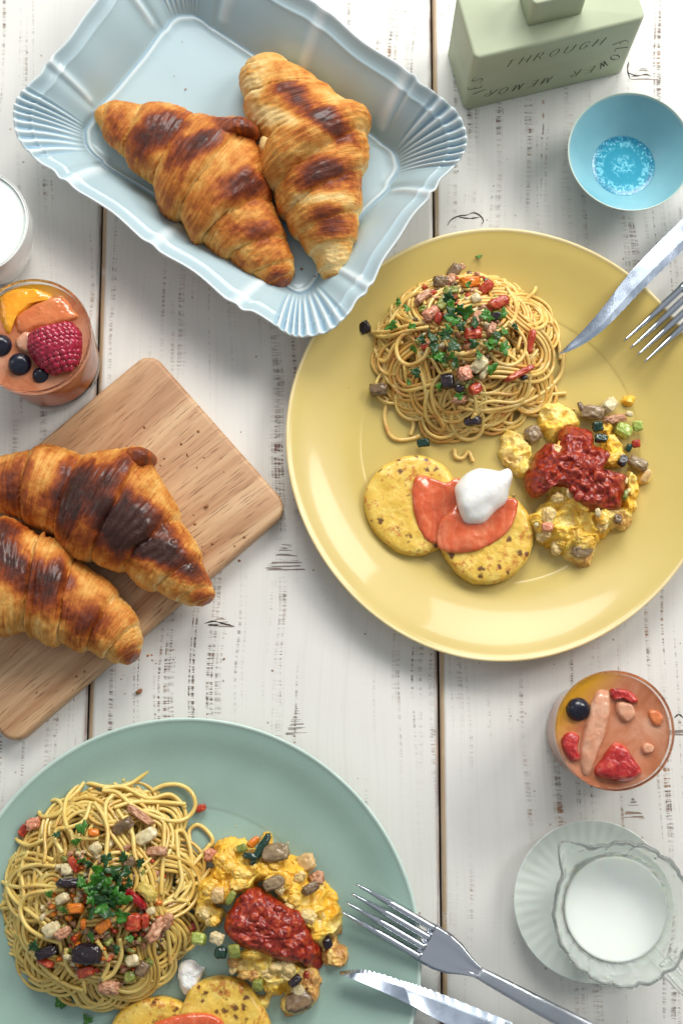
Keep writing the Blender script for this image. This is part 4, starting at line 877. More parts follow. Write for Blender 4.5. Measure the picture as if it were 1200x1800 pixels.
heroA = [z5([(330, 480), (270, 510), (240, 570), (260, 640), (320, 668), (390, 630), (420, 570)]), z5([(400, 430), (300, 450), (200, 480), (100, 490)]), z5([(420, 455), (300, 480), (200, 508), (130, 512)], .005),
         z5([(200, 440), (250, 360), (290, 310), (370, 270), (400, 330)]), z5([(215, 440), (215, 330), (240, 250), (300, 215), (380, 200)], .003), z5([(190, 860), (175, 960), (200, 1050), (250, 1085), (330, 1078), (370, 1062)], .0004), z5([(320, 1060), (335, 990), (290, 880), (250, 820)], .0006),
         z5([(420, 800), (400, 900), (420, 980), (480, 1030), (500, 1000), (450, 900), (440, 800), (480, 730), (550, 700)], .003), z5([(620, 600), (560, 610), (530, 590), (600, 610), (680, 590)], .005), z5([(760, 600), (800, 650), (870, 670), (930, 640), (960, 560), (920, 480), (860, 440)], .003),
         z5([(940, 310), (1000, 270), (1015, 210), (990, 160), (920, 165), (860, 180)], .003), z5([(970, 560), (980, 480), (1040, 430), (1100, 450), (1140, 540), (1150, 640)], .002), z5([(1170, 600), (1150, 720), (1080, 800), (980, 860), (860, 900), (700, 920), (580, 900)], .002),
         z5([(740, 1000), (780, 1025), (850, 1025), (930, 960), (1020, 900), (1050, 850)], .001), z5([(1100, 835), (1140, 830), (1180, 828)], .0002), z5([(555, 920), (545, 990), (590, 1070), (660, 1080), (710, 1040), (720, 950), (690, 880)], .002),
         z5([(640, 1000), (680, 935)], .006), z5([(280, 540), (230, 560), (190, 640), (150, 640), (120, 580)], .002), z5([(600, 70), (680, 70), (740, 120)], .003), z5([(240, 190), (260, 120), (320, 80), (370, 100)], .002), z5([(850, 240), (900, 320), (900, 400), (870, 440)], .004)]
heroA.append((([(798, 790), (800, 803), (812, 806), (822, 795), (828, 806), (830, 812)]), .0004))
spaghetti(mA, 66, (2, 4), heroA, 'tangled mound of spaghetti on the yellow plate', M_spa, 5, orbit=.45)
mB = Mound((182, 1572), 172, 190, .034)
heroB = [z7([(440, 160), (360, 240), (340, 340), (370, 430), (420, 460), (520, 460)]), z7([(650, 160), (665, 110), (640, 60), (580, 45), (520, 70), (470, 120), (420, 200), (350, 270)]), z7([(800, 90), (740, 140), (670, 180), (560, 190), (460, 170), (350, 190), (240, 240), (130, 320), (80, 400), (90, 460), (150, 500), (230, 470)]),
         z7([(620, 310), (660, 370), (700, 440), (710, 540), (740, 640)], .006), z7([(500, 270), (550, 350), (570, 430), (560, 560), (570, 640)], .007), z7([(480, 270), (440, 370), (350, 410)], .005), z7([(800, 210), (870, 180), (950, 180), (1010, 220), (1030, 290), (990, 350), (910, 370), (800, 340), (700, 290), (620, 220), (540, 210)], .005),
         z7([(980, 300), (900, 230), (780, 250), (650, 190), (540, 200)], .004), z7([(980, 280), (850, 270), (700, 270), (600, 300)], .004), z7([(340, 730), (240, 740), (150, 760), (110, 830), (140, 920), (220, 980), (310, 1010)], .005), z7([(310, 720), (200, 710), (100, 720), (20, 690), (0, 660), (40, 600), (90, 540)], .002),
         z7([(200, 340), (230, 280), (300, 260), (330, 300), (290, 340), (220, 345), (205, 300)], .004), z7([(100, 660), (120, 620), (200, 600), (290, 610)], .003), z7([(160, 1000), (150, 1080), (200, 1150), (300, 1220), (380, 1280), (430, 1340), (500, 1345), (550, 1300)], .0006), z7([(170, 1060), (250, 1160), (350, 1230), (440, 1260)], .002),
         z7([(510, 1000), (550, 1060), (570, 1130), (540, 1200)], .004), z7([(630, 990), (640, 1080), (600, 1170), (540, 1210)], .004), z7([(350, 1040), (350, 1120), (390, 1180), (440, 1200)], .003), z7([(820, 830), (900, 790), (970, 790), (1010, 820)], .001), z7([(900, 1120), (890, 1000), (860, 880), (820, 780)], .002),
         z7([(1000, 480), (1000, 420), (1040, 390), (1090, 420), (1120, 480), (1050, 550)], .001), z7([(1110, 490), (1020, 600), (930, 700)], .0005), z7([(870, 380), (860, 560), (850, 760)], .005), z7([(930, 420), (940, 560), (960, 680), (920, 780)], .003), z7([(880, 450), (960, 420), (1000, 500), (1020, 640), (1030, 660)], .002),
         z7([(1110, 620), (1050, 690), (960, 730), (880, 790)], .0005), z7([(560, 380), (560, 280), (600, 230)], .006), z7([(160, 780), (90, 770), (10, 820), (60, 830), (130, 850)], .001), z7([(40, 480), (60, 560), (20, 640)], .001), z7([(330, 540), (290, 460), (310, 410), (370, 420), (390, 480)], .004)]
spaghetti(mB, 60, (2, 4), heroB, 'loose loopy mound of spaghetti on the green plate', M_spb, 17, orbit=.2)

def veg(name, stops, **kw):
    d = dict(scale=300, rough=0.30, coat=0.35, sss=0.12, sscale=.002, bump=0.35, bscale=700, bdist=.0005); d.update(kw); return M(name, stops, **d)
MV = {'tomato': veg('tomato_flesh', [(0.28, (138, 30, 12)), (0.5, (180, 58, 26)), (0.7, (204, 118, 72))]), 'salmon': veg('ham_flesh', [(0.3, (200, 120, 88)), (0.7, (222, 160, 128))]), 'ham': veg('tuna_flesh', [(0.3, (172, 112, 80)), (0.5, (196, 142, 106)), (0.7, (214, 172, 138))], bump=.8, bscale=420, bdist=.0012),
      'carrot': veg('carrot_flesh', [(0.3, (214, 108, 20)), (0.7, (232, 140, 40))]), 'onion': veg('onion_flesh', [(0.3, (206, 188, 140)), (0.7, (222, 208, 168))], sss=.5), 'zucchini': veg('zucchini_flesh', [(0.3, (108, 118, 40)), (0.7, (160, 162, 82))]), 'zucchini_dark': veg('zucchini_skin', [(0.3, (14, 44, 34)), (0.7, (32, 66, 48))], sss=0, rough=.18),
      'eggplant': veg('eggplant_flesh', [(0.3, (98, 74, 52)), (0.7, (142, 116, 84))]), 'eggplant_dark': veg('eggplant_skin', [(0.3, (26, 16, 24)), (0.7, (48, 32, 38))], sss=0, rough=.2), 'mushroom': veg('mushroom_flesh', [(0.3, (128, 104, 76)), (0.7, (166, 142, 108))]), 'pale_green': veg('celery_flesh', [(0.3, (150, 172, 70)), (0.7, (186, 196, 110))], sss=.4),
      'red_pepper': veg('red_pepper_skin', [(0.3, (140, 8, 18)), (0.7, (176, 24, 26))], rough=.15), 'yellow': veg('yellow_squash', [(0.3, (196, 168, 70)), (0.7, (214, 190, 100))]), 'chickpea': veg('garlic_flesh', [(0.3, (206, 166, 104)), (0.7, (222, 190, 136))], sss=.4)}
KIND = {'tomato': ('tomato_piece', 'tomato piece'), 'salmon': ('ham_piece', 'ham piece'), 'ham': ('tuna_flake', 'tuna flake'), 'carrot': ('carrot_piece', 'carrot piece'), 'onion': ('onion_piece', 'onion piece'), 'zucchini': ('zucchini_piece', 'zucchini piece'), 'zucchini_dark': ('zucchini_piece', 'zucchini piece'), 'eggplant': ('eggplant_piece', 'eggplant piece'),
        'eggplant_dark': ('eggplant_piece', 'eggplant piece'), 'mushroom': ('mushroom_piece', 'mushroom piece'), 'pale_green': ('zucchini_piece', 'zucchini piece'), 'red_pepper': ('pepper_piece', 'pepper piece'), 'yellow': ('squash_piece', 'squash piece'), 'chickpea': ('garlic_clove', 'garlic clove')}
_s = [100]; PLACED = []; USED = {}
import re
def beside(c, plate_name):
    best = min(PLACED, key=lambda q: np.linalg.norm(q[0][:2] - c[:2])); d = c[:2] - best[0][:2]; m = re.match(r'(.*?\b(piece|cube|flake|slice|strip|bit|chunk|wedge|stick|clove|mushroom|zucchini|tomato|ham|onion)\b)', best[1]); nm = m.group(1) if m else 'topping'
    r = np.linalg.norm(d); a = 'left' if d[0] < 0 else 'right'; b = 'above' if d[1] > 0 else 'below'
    if r < .0022: rel = 'lying on the'
    elif abs(d[0]) > 2.2 * abs(d[1]): rel = 'to the %s of the' % a
    elif abs(d[1]) > 2.2 * abs(d[0]): rel = 'just %s the' % b
    else: rel = '%s %s of the' % (b, a)
    return '%s %s, %s plate' % (rel, nm, plate_name)
def pieces(md, tr, rows_, dz=.004):
    for (k, x, y, size, asp, ang, label) in rows_:
        _s[0] += 1; px, py = tr(x, y); c = md.at(px, py, dz); s = size * tr.s * 2 * H / FPX * .70
        PLACED.append((c.copy(), label)); box = .72 if k in ('tomato', 'carrot', 'zucchini', 'zucchini_dark', 'red_pepper', 'eggplant_dark') else .8
        nz = .55 if k in ('ham', 'salmon') else .34
        V, F = chunk(c, (s * asp * random.uniform(.9, 1.12), s / max(asp, .7) ** .5 * random.uniform(.8, 1.1), min(s * .75, .008)), (random.uniform(-.35, .35), random.uniform(-.35, .35), math.radians(ang)), box, nz, 3.6 if nz > .4 else 2.6, _s[0], 4 if size * tr.s > 12 else 3, 4)
        V[:, 2] = np.maximum(V[:, 2], md.b + .0002)
        nm, cat = KIND[k]; tag(mk(nm, V, F, MV[k]), label, cat)
class TR:
    def __init__(s, ox, oy, sc_): s.o = (ox, oy); s.s = sc_
    def __call__(s, x, y): return s.o[0] + x * s.s, s.o[1] + y * s.s
tA = TR(620, 430, 1 / 3.158); tB = TR(0, 1320, 1 / 3.0); tEA = TR(860, 680, .25); tEB = TR(320, 1440, .26667)
pieces(mA, tA, [
 ('tomato', 515, 105, 46, 1.2, 20, 'red tomato piece at the very top of the yellow plate pasta'), ('eggplant', 560, 150, 50, 1.3, 60, 'greyish eggplant piece just below the topmost tomato on the yellow plate pasta'), ('ham', 620, 120, 40, 1.4, 10, 'tan tuna flake right of the topmost tomato on the yellow plate pasta'),
 ('eggplant', 490, 205, 56, 1.2, 0, 'brown eggplant piece left of the orange carrot on the yellow plate pasta'), ('ham', 545, 195, 44, 1.2, 80, 'tan tuna flake touching the orange carrot on the left, yellow plate pasta'), ('carrot', 650, 208, 58, 1.25, 10, 'bright orange carrot piece near the top of the yellow plate pasta'),
 ('tomato', 740, 238, 48, 1.2, 40, 'red tomato piece right of the orange carrot on the yellow plate pasta'), ('zucchini_dark', 742, 205, 24, 1.1, 10, 'tiny dark green zucchini bit on the tomato right of the orange carrot'), ('tomato', 808, 322, 56, 1.5, 25, 'long red tomato piece at the right shoulder of the yellow plate pasta'),
 ('onion', 682, 298, 42, 1.0, 30, 'white onion cube under the orange carrot on the yellow plate pasta'), ('zucchini', 545, 255, 42, 1.4, 0, 'olive zucchini slice left of the white onion on the yellow plate pasta'), ('zucchini', 502, 325, 52, 1.2, 50, 'olive green zucchini piece left of the parsley pile on the yellow plate pasta'),
 ('salmon', 435, 385, 54, 1.1, 30, 'pink ham piece at the left of the parsley pile on the yellow plate'), ('tomato', 475, 410, 34, 1.3, 80, 'small red tomato piece beside the pink ham on the yellow plate pasta'), ('eggplant_dark', 792, 398, 44, 1.3, 10, 'shiny dark eggplant piece right of the parsley pile on the yellow plate'),
 ('tomato', 665, 492, 54, 1.3, 10, 'bright red tomato piece in the centre of the yellow plate pasta'), ('onion', 700, 665, 54, 1.3, 40, 'pale onion piece below the centre of the yellow plate pasta'), ('onion', 730, 710, 36, 1.6, 60, 'thin pale onion strip low on the yellow plate pasta'),
 ('salmon', 620, 715, 54, 1.0, 20, 'orange pink ham cube low on the yellow plate pasta'), ('eggplant_dark', 522, 760, 56, 1.0, 5, 'near-black eggplant cube left of the orange pink ham cube'), ('eggplant_dark', 590, 800, 34, .9, 60, 'small near-black eggplant piece below the orange pink ham cube'),
 ('tomato', 680, 800, 42, 1.1, 30, 'red tomato piece below the orange pink ham cube'), ('ham', 590, 860, 40, 1.7, 10, 'pinkish tuna flake at the lower middle of the yellow plate pasta'), ('eggplant_dark', 665, 980, 50, 1.4, 5, 'dark purple eggplant piece at the bottom edge of the yellow plate pasta'),
 ('tomato', 925, 715, 50, 2.6, 30, 'thin red tomato strip at the lower right of the yellow plate pasta'), ('eggplant_dark', 950, 738, 24, 1.0, 20, 'tiny dark eggplant bit at the lower right of the yellow plate pasta'), ('tomato', 985, 540, 40, 2.6, 78, 'pale red tomato strip at the right of the yellow plate pasta'),
 ('ham', 690, 410, 46, 1.3, 70, 'tan tuna flake above the bright red centre tomato on the yellow plate'), ('ham', 770, 470, 40, 1.2, 70, 'tan tuna flake right of the bright red centre tomato on the yellow plate'), ('ham', 390, 290, 46, 1.8, 40, 'tan tuna flake at the upper left shoulder of the yellow plate pasta')], .0055)
FLY = Mound((818, 622), 60, 60, 0.0001)
pieces(FLY, tA, [('eggplant_dark', 65, 460, 50, 1.0, 30, 'dark eggplant piece at the left edge of the yellow plate pasta'), ('eggplant', 140, 805, 58, 1.3, 0, 'brown eggplant piece at the lower left edge of the yellow plate pasta'), ('eggplant', 110, 320, 40, 1.2, 70, 'olive brown eggplant piece at the upper left edge of the yellow plate pasta'), ('zucchini_dark', 390, 1100, 44, 1.2, 5, 'dark green zucchini cube alone below the yellow plate pasta')], .0065)
pieces(mB, tB, [
 ('salmon', 175, 385, 46, 1.2, 20, 'pink ham piece at the upper left of the green plate pasta'), ('tomato', 125, 420, 38, 1.2, 60, 'red tomato piece at the upper left edge of the green plate pasta'), ('carrot', 495, 432, 34, 1.1, 0, 'small bright orange carrot cube high on the green plate pasta'), ('onion', 505, 512, 42, 1.0, 40, 'white onion cube below the small bright orange carrot cube'),
 ('eggplant', 650, 395, 58, 1.3, 30, 'greyish eggplant piece at the upper right of the green plate pasta'), ('onion', 770, 450, 58, 1.3, 30, 'pale onion piece at the upper right of the green plate pasta'), ('ham', 740, 340, 46, 2.0, -35, 'pink tuna flake at the top right of the green plate pasta'), ('ham', 830, 530, 50, 1.6, 0, 'pink tuna flake right of the parsley pile on the green plate'),
 ('tomato', 390, 600, 38, 1.6, -60, 'small red tomato wedge left of the parsley pile on the green plate'), ('onion', 355, 625, 44, 1.0, 10, 'white onion cube left of the small red tomato wedge'), ('eggplant_dark', 370, 698, 48, 2.0, 0, 'dark eggplant strip left of the parsley pile on the green plate'), ('red_pepper', 715, 775, 44, 2.4, -45, 'glossy dark red pepper strip right of the parsley pile on the green plate'),
 ('yellow', 775, 740, 54, 1.5, -40, 'yellow squash piece above the glossy dark red pepper strip'), ('tomato', 702, 905, 60, .85, 0, 'big bright red tomato cube in the green plate pasta'), ('tomato', 765, 895, 44, .6, 0, 'narrow red tomato piece right of the big bright red tomato cube'), ('onion', 795, 845, 32, 1.1, 20, 'small white onion bit above right of the big bright red tomato cube'),
 ('carrot', 545, 925, 48, 1.3, 40, 'deep orange carrot chunk left of the big bright red tomato cube'), ('carrot', 440, 915, 34, .6, 0, 'orange carrot stick low in the green plate pasta'), ('onion', 275, 942, 54, 1.1, 30, 'pale onion cube at the lower left of the green plate pasta'), ('carrot', 400, 830, 44, 1.3, 0, 'orange brown carrot piece left of centre in the green plate pasta'),
 ('eggplant_dark', 460, 1070, 70, 1.3, 0, 'purple brown eggplant piece at the bottom of the green plate pasta'), ('tomato', 455, 1165, 44, 1.3, 20, 'dark red tomato piece under the purple brown eggplant'), ('eggplant_dark', 245, 1060, 50, 1.6, 20, 'black eggplant piece at the lower left of the green plate pasta'), ('tomato', 240, 1115, 40, 1.6, -20, 'dark red tomato strip under the black eggplant piece'),
 ('onion', 700, 1105, 46, 1.0, 20, 'pale onion cube at the lower right of the green plate pasta'), ('zucchini', 685, 1190, 38, 1.1, 10, 'green zucchini piece at the bottom right of the green plate pasta'), ('ham', 575, 1245, 52, 1.3, 0, 'tan tuna flake at the bottom edge of the green plate pasta'), ('eggplant', 750, 1150, 44, 1.2, 60, 'brown eggplant piece at the lower right edge of the green plate pasta'),
 ('ham', 820, 945, 60, 1.4, 60, 'tan tuna flake at the right of the green plate pasta'), ('ham', 880, 900, 40, 1.4, 60, 'orange tuna flake near the eggs on the green plate'), ('eggplant', 680, 590, 40, 1.2, 30, 'grey eggplant bit right of the parsley pile on the green plate'), ('ham', 330, 960, 40, 1.3, 30, 'tan tuna flake beside the pale onion cube low in the green plate pasta'), ('onion', 330, 780, 40, 1.2, 30, 'pale onion bit over the orange brown carrot piece')], .0055)
FLG = Mound((182, 1572), 60, 60, 0.0001)
pieces(FLG, tB, [('salmon', 1115, 548, 50, 1.05, 0, 'round pink ham piece between the green plate pasta and the eggs'), ('tomato', 1058, 302, 30, 1.3, 20, 'small red tomato bit off the right side of the green plate pasta'), ('zucchini', 62, 885, 50, 1.2, 0, 'olive zucchini piece at the left edge of the green plate pasta'), ('tomato', 108, 1010, 42, 2.0, -35, 'red tomato strip at the lower left edge of the green plate pasta'), ('tomato', 1000, 930, 46, 1.2, 20, 'dark red tomato piece between the green plate pasta and its eggs'), ('zucchini_dark', 950, 900, 34, 1.1, 10, 'shiny dark zucchini bit between the green plate pasta and its eggs'), ('zucchini', 955, 1030, 48, 1.2, 60, 'olive zucchini slice beside the white cream dab on the green plate')], .0035)

# minced filler between strands
def minced(md, n, mats, seed, label, reg, zoff=.0035):
    rs = np.random.default_rng(seed); rc = P(*reg[0], .03); kx, ky = reg[1] * H / FPX, reg[2] * H / FPX
    for mi, m in enumerate(mats):
        ps = []
        for k in range(n // len(mats)):
            a = rs.uniform(0, 2 * PI); r = rs.random() ** .6; x, y = rc[0] + kx * r * math.cos(a), rc[1] + ky * r * math.sin(a)
            s = rs.uniform(.0022, .0056); V, F = chunk((x, y, float(md.h(x, y)) * rs.uniform(.9, 1.02) + zoff * rs.uniform(.2, 1.2)), (s, s * rs.uniform(.4, .9), s * .55), tuple(rs.uniform(-1, 1, 3)), .8, .6, 2.8, int(rs.integers(999)), 3); ps.append((V, F))
        V, F = join(ps); tag(mk('minced_vegetables', V, F, m), label % mi if '%' in label else label, kind='stuff')
minced(mA, 300, [MV['ham'], MV['tomato'], MV['eggplant'], MV['zucchini'], MV['onion']], 3, 'finely chopped sauce bits in the yellow plate pasta', ((806, 572), 78, 125))
minced(mB, 340, [MV['ham'], MV['tomato'], MV['eggplant'], MV['zucchini'], MV['onion'], MV['carrot']], 4, 'finely chopped sauce bits in the green plate pasta', ((188, 1605), 105, 120))

# parsley
M_par = [M('parsley_leaf', [(0.3, (30, 88, 12)), (0.7, (66, 132, 30))], 300, rough=0.4, coat=.15, sss=.1), M('parsley_leaf_dark', [(0.3, (14, 50, 12)), (0.7, (32, 82, 20))], 300, rough=0.4, coat=.2)]
def leaf_mesh(seed):
    rs = np.random.default_rng(seed); n = 36; a = np.arange(n) * 2 * PI / n
    r = .55 + .30 * np.abs(np.cos(a * 1.5 + rs.uniform(0, 3))) + .16 * np.cos(a * rs.integers(5, 8) + rs.uniform(0, 6)) + .06 * rs.normal(size=n)
    r = np.clip(r, .2, 1.1); asp = rs.uniform(.55, .9); rings = [0, .35, .7, 1]; V = []
    for side in (1, -1):
        for f in rings:
            x = r * f * np.cos(a); y = r * f * np.sin(a) * asp; z = .30 * x * x * rs.choice([-1, 1]) * 0 + .22 * np.sin(3 * x + seed) * f + .18 * np.cos(4 * y + seed) * f + side * .035
            V.append(np.stack([x, y, z], 1))
    V = [V[i] for i in (0, 1, 2, 3, 7, 6, 5, 4)]; V = np.array(V).transpose(1, 0, 2).reshape(-1, 3)
    return V, grid_faces(n, 8, True, False)
leafs = [[mesh_data('parsley_leaf', *leaf_mesh(s), m) for s in range(6)] for m in M_par]
def sector(md, c):
    x, y = (c[0] - md.c[0]) / md.rx, (c[1] - md.c[1]) / md.ry; r = math.hypot(x, y)
    if r < .22: return 'in the very middle'
    v = 'upper' if y > .3 * r else ('lower' if y < -.3 * r else ''); h_ = 'right' if x > .3 * r else ('left' if x < -.3 * r else 'middle')
    return ('near the centre, towards the ' if r < .5 else 'at the ') + (v + ' ' + h_).strip()
def parsley(md, tr, pts, label, group, dz=.010, size=.0052, only=None):
    lab0 = label
    for i_, (x, y, *r) in enumerate(pts):
        c = md.at(*tr(x, y), dz); label = lab0[i_] if isinstance(lab0, list) else 'parsley leaf ' + beside(c, 'yellow' if 'yellow' in lab0 else 'green'); USED[label] = USED.get(label, 0) + 1; label = label if USED[label] == 1 else 'another ' + label; o = bpy.data.objects.new('parsley_leaf', leafs[int(random.random() < .38)][random.randrange(6)]); C.objects.link(o)
        s = (r[0] if r else 1) * size * random.uniform(.75, 1.15); o.scale = (s, s, s); o.location = tuple(c); o.rotation_euler = (random.uniform(-.5, .5), random.uniform(-.5, .5), random.uniform(0, 6.3)); tag(o, label, 'parsley', group)
pA = [(700, 55), (250, 320, .7), (300, 355, .8), (215, 450, .9), (325, 455, .8), (530, 300, 1.1), (620, 375, 1.3), (560, 420, 1.3), (510, 500, 1.1), (440, 510), (380, 525, .8), (335, 580, 1), (450, 575), (490, 640, 1.2), (570, 660), (670, 550), (700, 610), (780, 530, 1.2), (840, 480, .8), (840, 570, 1), (900, 455, .8), (740, 395), (830, 385), (680, 440), (350, 710), (310, 765, .7), (480, 790, .9), (590, 840, .8), (770, 690), (640, 220, .6), (560, 560, 1.2), (600, 450), (545, 345, 1.2), (470, 620, 1.3), (545, 620), (590, 360), (540, 390, 1.3), (530, 470, 1.1), (805, 500, 1.1), (760, 560)]
parsley(mA, tA, pA, 'chopped parsley leaf %s of the yellow plate pasta', 'parsley on the yellow plate pasta')
pB = [(440, 580), (560, 570), (650, 560), (600, 630, 1.2), (660, 640, 1.2), (430, 690), (540, 690, 1.2), (500, 740, 1.2), (560, 760, 1.2), (640, 730, 1.2), (480, 850, 1.1), (540, 830), (640, 870, 1), (340, 840, .8), (480, 980), (400, 480), (300, 440, .7), (740, 590, 1.1), (570, 690), (520, 640, 1.2), (600, 800, 1.2), (680, 700), (490, 780), (260, 755, .6), (180, 1030), (685, 990, .7), (615, 1045, .7), (470, 600), (435, 405, 1), (550, 720, 1.3), (620, 680, 1.3), (580, 740, 1.3), (500, 690, 1.3), (610, 770, 1.3), (530, 790, 1.3), (650, 780, 1.2), (470, 730, 1.2), (560, 850, 1.1)]
parsley(mB, tB, pB, 'chopped parsley leaf %s of the green plate pasta', 'parsley on the green plate pasta')
parsley(FLY, tA, [(350, 45, .9), (-35, 785, .7)], ['parsley bit above the pasta at the top of the yellow plate', 'tiny parsley bit at the far left rim of the yellow plate'], 'loose parsley on the yellow plate', .001)
parsley(FLG, tB, [(850, 1130, 1.5), (800, 1175, 1.1), (895, 1085, 1), (320, 1315, 1.3), (460, 1415, .9), (20, 525, .8)], ['large parsley leaf left of the cream dab on the green plate', 'parsley leaf just below left of the large one by the cream dab', 'parsley leaf right above the cream dab beside the green plate pasta', 'lone parsley leaf below the green plate pasta at the bottom left', 'parsley leaf near the pancake at the bottom edge of the green plate', 'parsley leaf at the left edge of the green plate'], 'loose parsley on the green plate', .001)

# scrambled eggs
M_egg = [veg('egg_curd', [(0.30, (232, 172, 48)), (0.5, (240, 192, 78)), (0.68, (246, 216, 130))], scale=120, sss=.35, bump=.8, bscale=330, bdist=.0015), veg('egg_curd_pale', [(0.30, (224, 184, 104)), (0.6, (238, 212, 150))], scale=150, sss=.35, bump=.8, bscale=330, bdist=.0015), veg('egg_curd_browned', [(0.30, (168, 112, 52)), (0.5, (200, 150, 78)), (0.7, (224, 184, 104))], scale=200, sss=.3, bump=.8, bscale=330, bdist=.0015)]
def eggmass_mat():
    m, n, l, b = new_mat('scrambled_egg'); tc = n.new('ShaderNodeTexCoord'); at = n.new('ShaderNodeAttribute'); at.attribute_name = 'tone'
    t = noise_node(n, l, tc.outputs['Object'], 260, 4, .65); v = math_node(n, l, 'ADD', at.outputs['Fac'], maprange(n, l, t.outputs['Fac'], .3, .7, -.15, .25), True)
    r = ramp(n, [(0, (240, 184, 54)), (.28, (244, 204, 88)), (.55, (248, 220, 134)), (.8, (228, 184, 104)), (1, (190, 136, 72))]); l.new(v, r.inputs[0]); l.new(r.outputs[0], b.inputs['Base Color'])
    b.inputs['Roughness'].default_value = .4; b.inputs['Coat Weight'].default_value = .18; b.inputs['Subsurface Weight'].default_value = .4; b.inputs['Subsurface Scale'].default_value = .004; b.inputs['Subsurface Radius'].default_value = (1, .6, .2)
    t2 = noise_node(n, l, tc.outputs['Object'], 480, 4, .6); bp = n.new('ShaderNodeBump'); bp.inputs['Strength'].default_value = .45; bp.inputs['Distance'].default_value = .0012; l.new(t2.outputs['Fac'], bp.inputs['Height']); l.new(bp.outputs[0], b.inputs['Normal']); return m
M_eggmass = eggmass_mat()
def eggs(md, tr, lst, label, seed, fill=26):
    t = thing('scrambled_eggs', (md.c[0], md.c[1], md.b), label, 'scrambled eggs'); rs = np.random.default_rng(seed); n = seed * 50
    N_ = 260; w0 = np.array([md.c[0] - md.rx * 1.5, md.c[1] - md.ry * 1.5]); w1 = np.array([md.c[0] + md.rx * 1.5, md.c[1] + md.ry * 1.5])
    X, Y = np.meshgrid(np.linspace(w0[0], w1[0], N_), np.linspace(w0[1], w1[1], N_), indexing='ij'); fld = np.zeros_like(X); pal = np.zeros_like(X)
    for (x, y, r, mi) in lst:
        c = md.at(*tr(x, y), 0); s = r * tr.s * H / FPX; g = np.exp(-((X - c[0]) ** 2 + (Y - c[1]) ** 2) / (s * 1.0) ** 2); fld += g; pal += g * (0, .35, .8)[mi]
    pal /= fld + 1e-3; P3 = np.stack([X, Y, 0 * X], -1)
    edge = fld + .35 * fbm(P3 * 170, seed, 4, .6); body = np.clip((edge - .34) / .5, 0, 1) ** .5
    bil = 1 - np.abs(fbm(P3 * 130 + 3, seed + 4, 2)) * 2.6; bil2 = 1 - np.abs(fbm(P3 * 320 + 9, seed + 6, 3)) * 2.2
    Zs = md.b + body * (.55 * (md.h(X, Y) - md.b) + .0058 + .0026 * bil + .0010 * bil2 + .0018 * fbm(P3 * 210, seed + 30, 3, .5)) ; X2 = X + .0022 * fbm(P3 * 150 + 50, seed + 8, 3); Y2 = Y + .0022 * fbm(P3 * 150 + 80, seed + 9, 3)
    q_ = grid_faces(N_, N_); keep = (body.ravel()[q_] > 0).any(1); q_ = q_[keep]; ids, inv = np.unique(q_, return_inverse=True)
    Vm = np.stack([X2.ravel(), Y2.ravel(), np.maximum(Zs.ravel(), md.b + .0002)], 1)[ids]
    tone = pal.ravel()[ids] + .5 * fbm(Vm * 90, seed + 20, 3) - .10 * bil.ravel()[ids]
    om = mk('egg_curds', Vm, inv.reshape(q_.shape), M_eggmass, t, attr={'tone': tone})
    for (x, y, r, mi) in lst:
        for k in range(2):
            n += 1; ox, oy = rs.normal(0, r * .42, 2); c = md.at(*tr(x + ox, y + oy), .001 + .001 * k); s = r * tr.s * 2 * H / FPX * rs.uniform(.34, .62)
            V, F = ico(4); q = V * 1.9 + n * 1.7
            d = 1 + .55 * fbm(q, n, 5, .62) - .25 * np.abs(fbm(q * 1.8, n + 1, 3)); U = V * d[:, None] * np.array([s, s * rs.uniform(.6, .9), s * .55]) * .62
            U = U @ rotm(rs.uniform(-.4, .4), rs.uniform(-.4, .4), rs.uniform(0, 6)).T + c; U[:, 2] = np.maximum(U[:, 2], md.b + .0002)
            mm = M_egg[mi if rs.random() < .75 else int(rs.integers(0, 2))]; mk('curd', U, F, mm, t)
    return t
eA = Mound((1012, 858), 108, 118, .020, p=.55)
eggs(eA, tEA, [(520, 950, 120, 0), (640, 1000, 120, 0), (760, 940, 100, 0), (600, 1070, 90, 0), (450, 880, 90, 1), (430, 980, 80, 1), (540, 780, 80, 1), (700, 880, 90, 0), (440, 200, 85, 1), (430, 290, 70, 1), (540, 235, 70, 1), (180, 420, 100, 1), (220, 520, 70, 1), (150, 460, 70, 1), (225, 590, 40, 1), (860, 420, 85, 0), (900, 480, 60, 1), (990, 650, 55, 1), (1010, 740, 50, 0), (990, 830, 50, 0), (940, 930, 60, 2), (650, 1170, 80, 2), (600, 1180, 60, 2), (980, 100, 40, 0), (500, 500, 90, 1), (620, 650, 100, 1), (700, 500, 90, 1), (780, 720, 80, 1), (400, 620, 80, 2), (330, 940, 50, 1), (800, 300, 50, 1), (870, 900, 50, 2), (1080, 640, 40, 1)], 'scrambled eggs with vegetables on the yellow plate', 3)
eB = Mound((448, 1612), 122, 130, .020, p=.55)
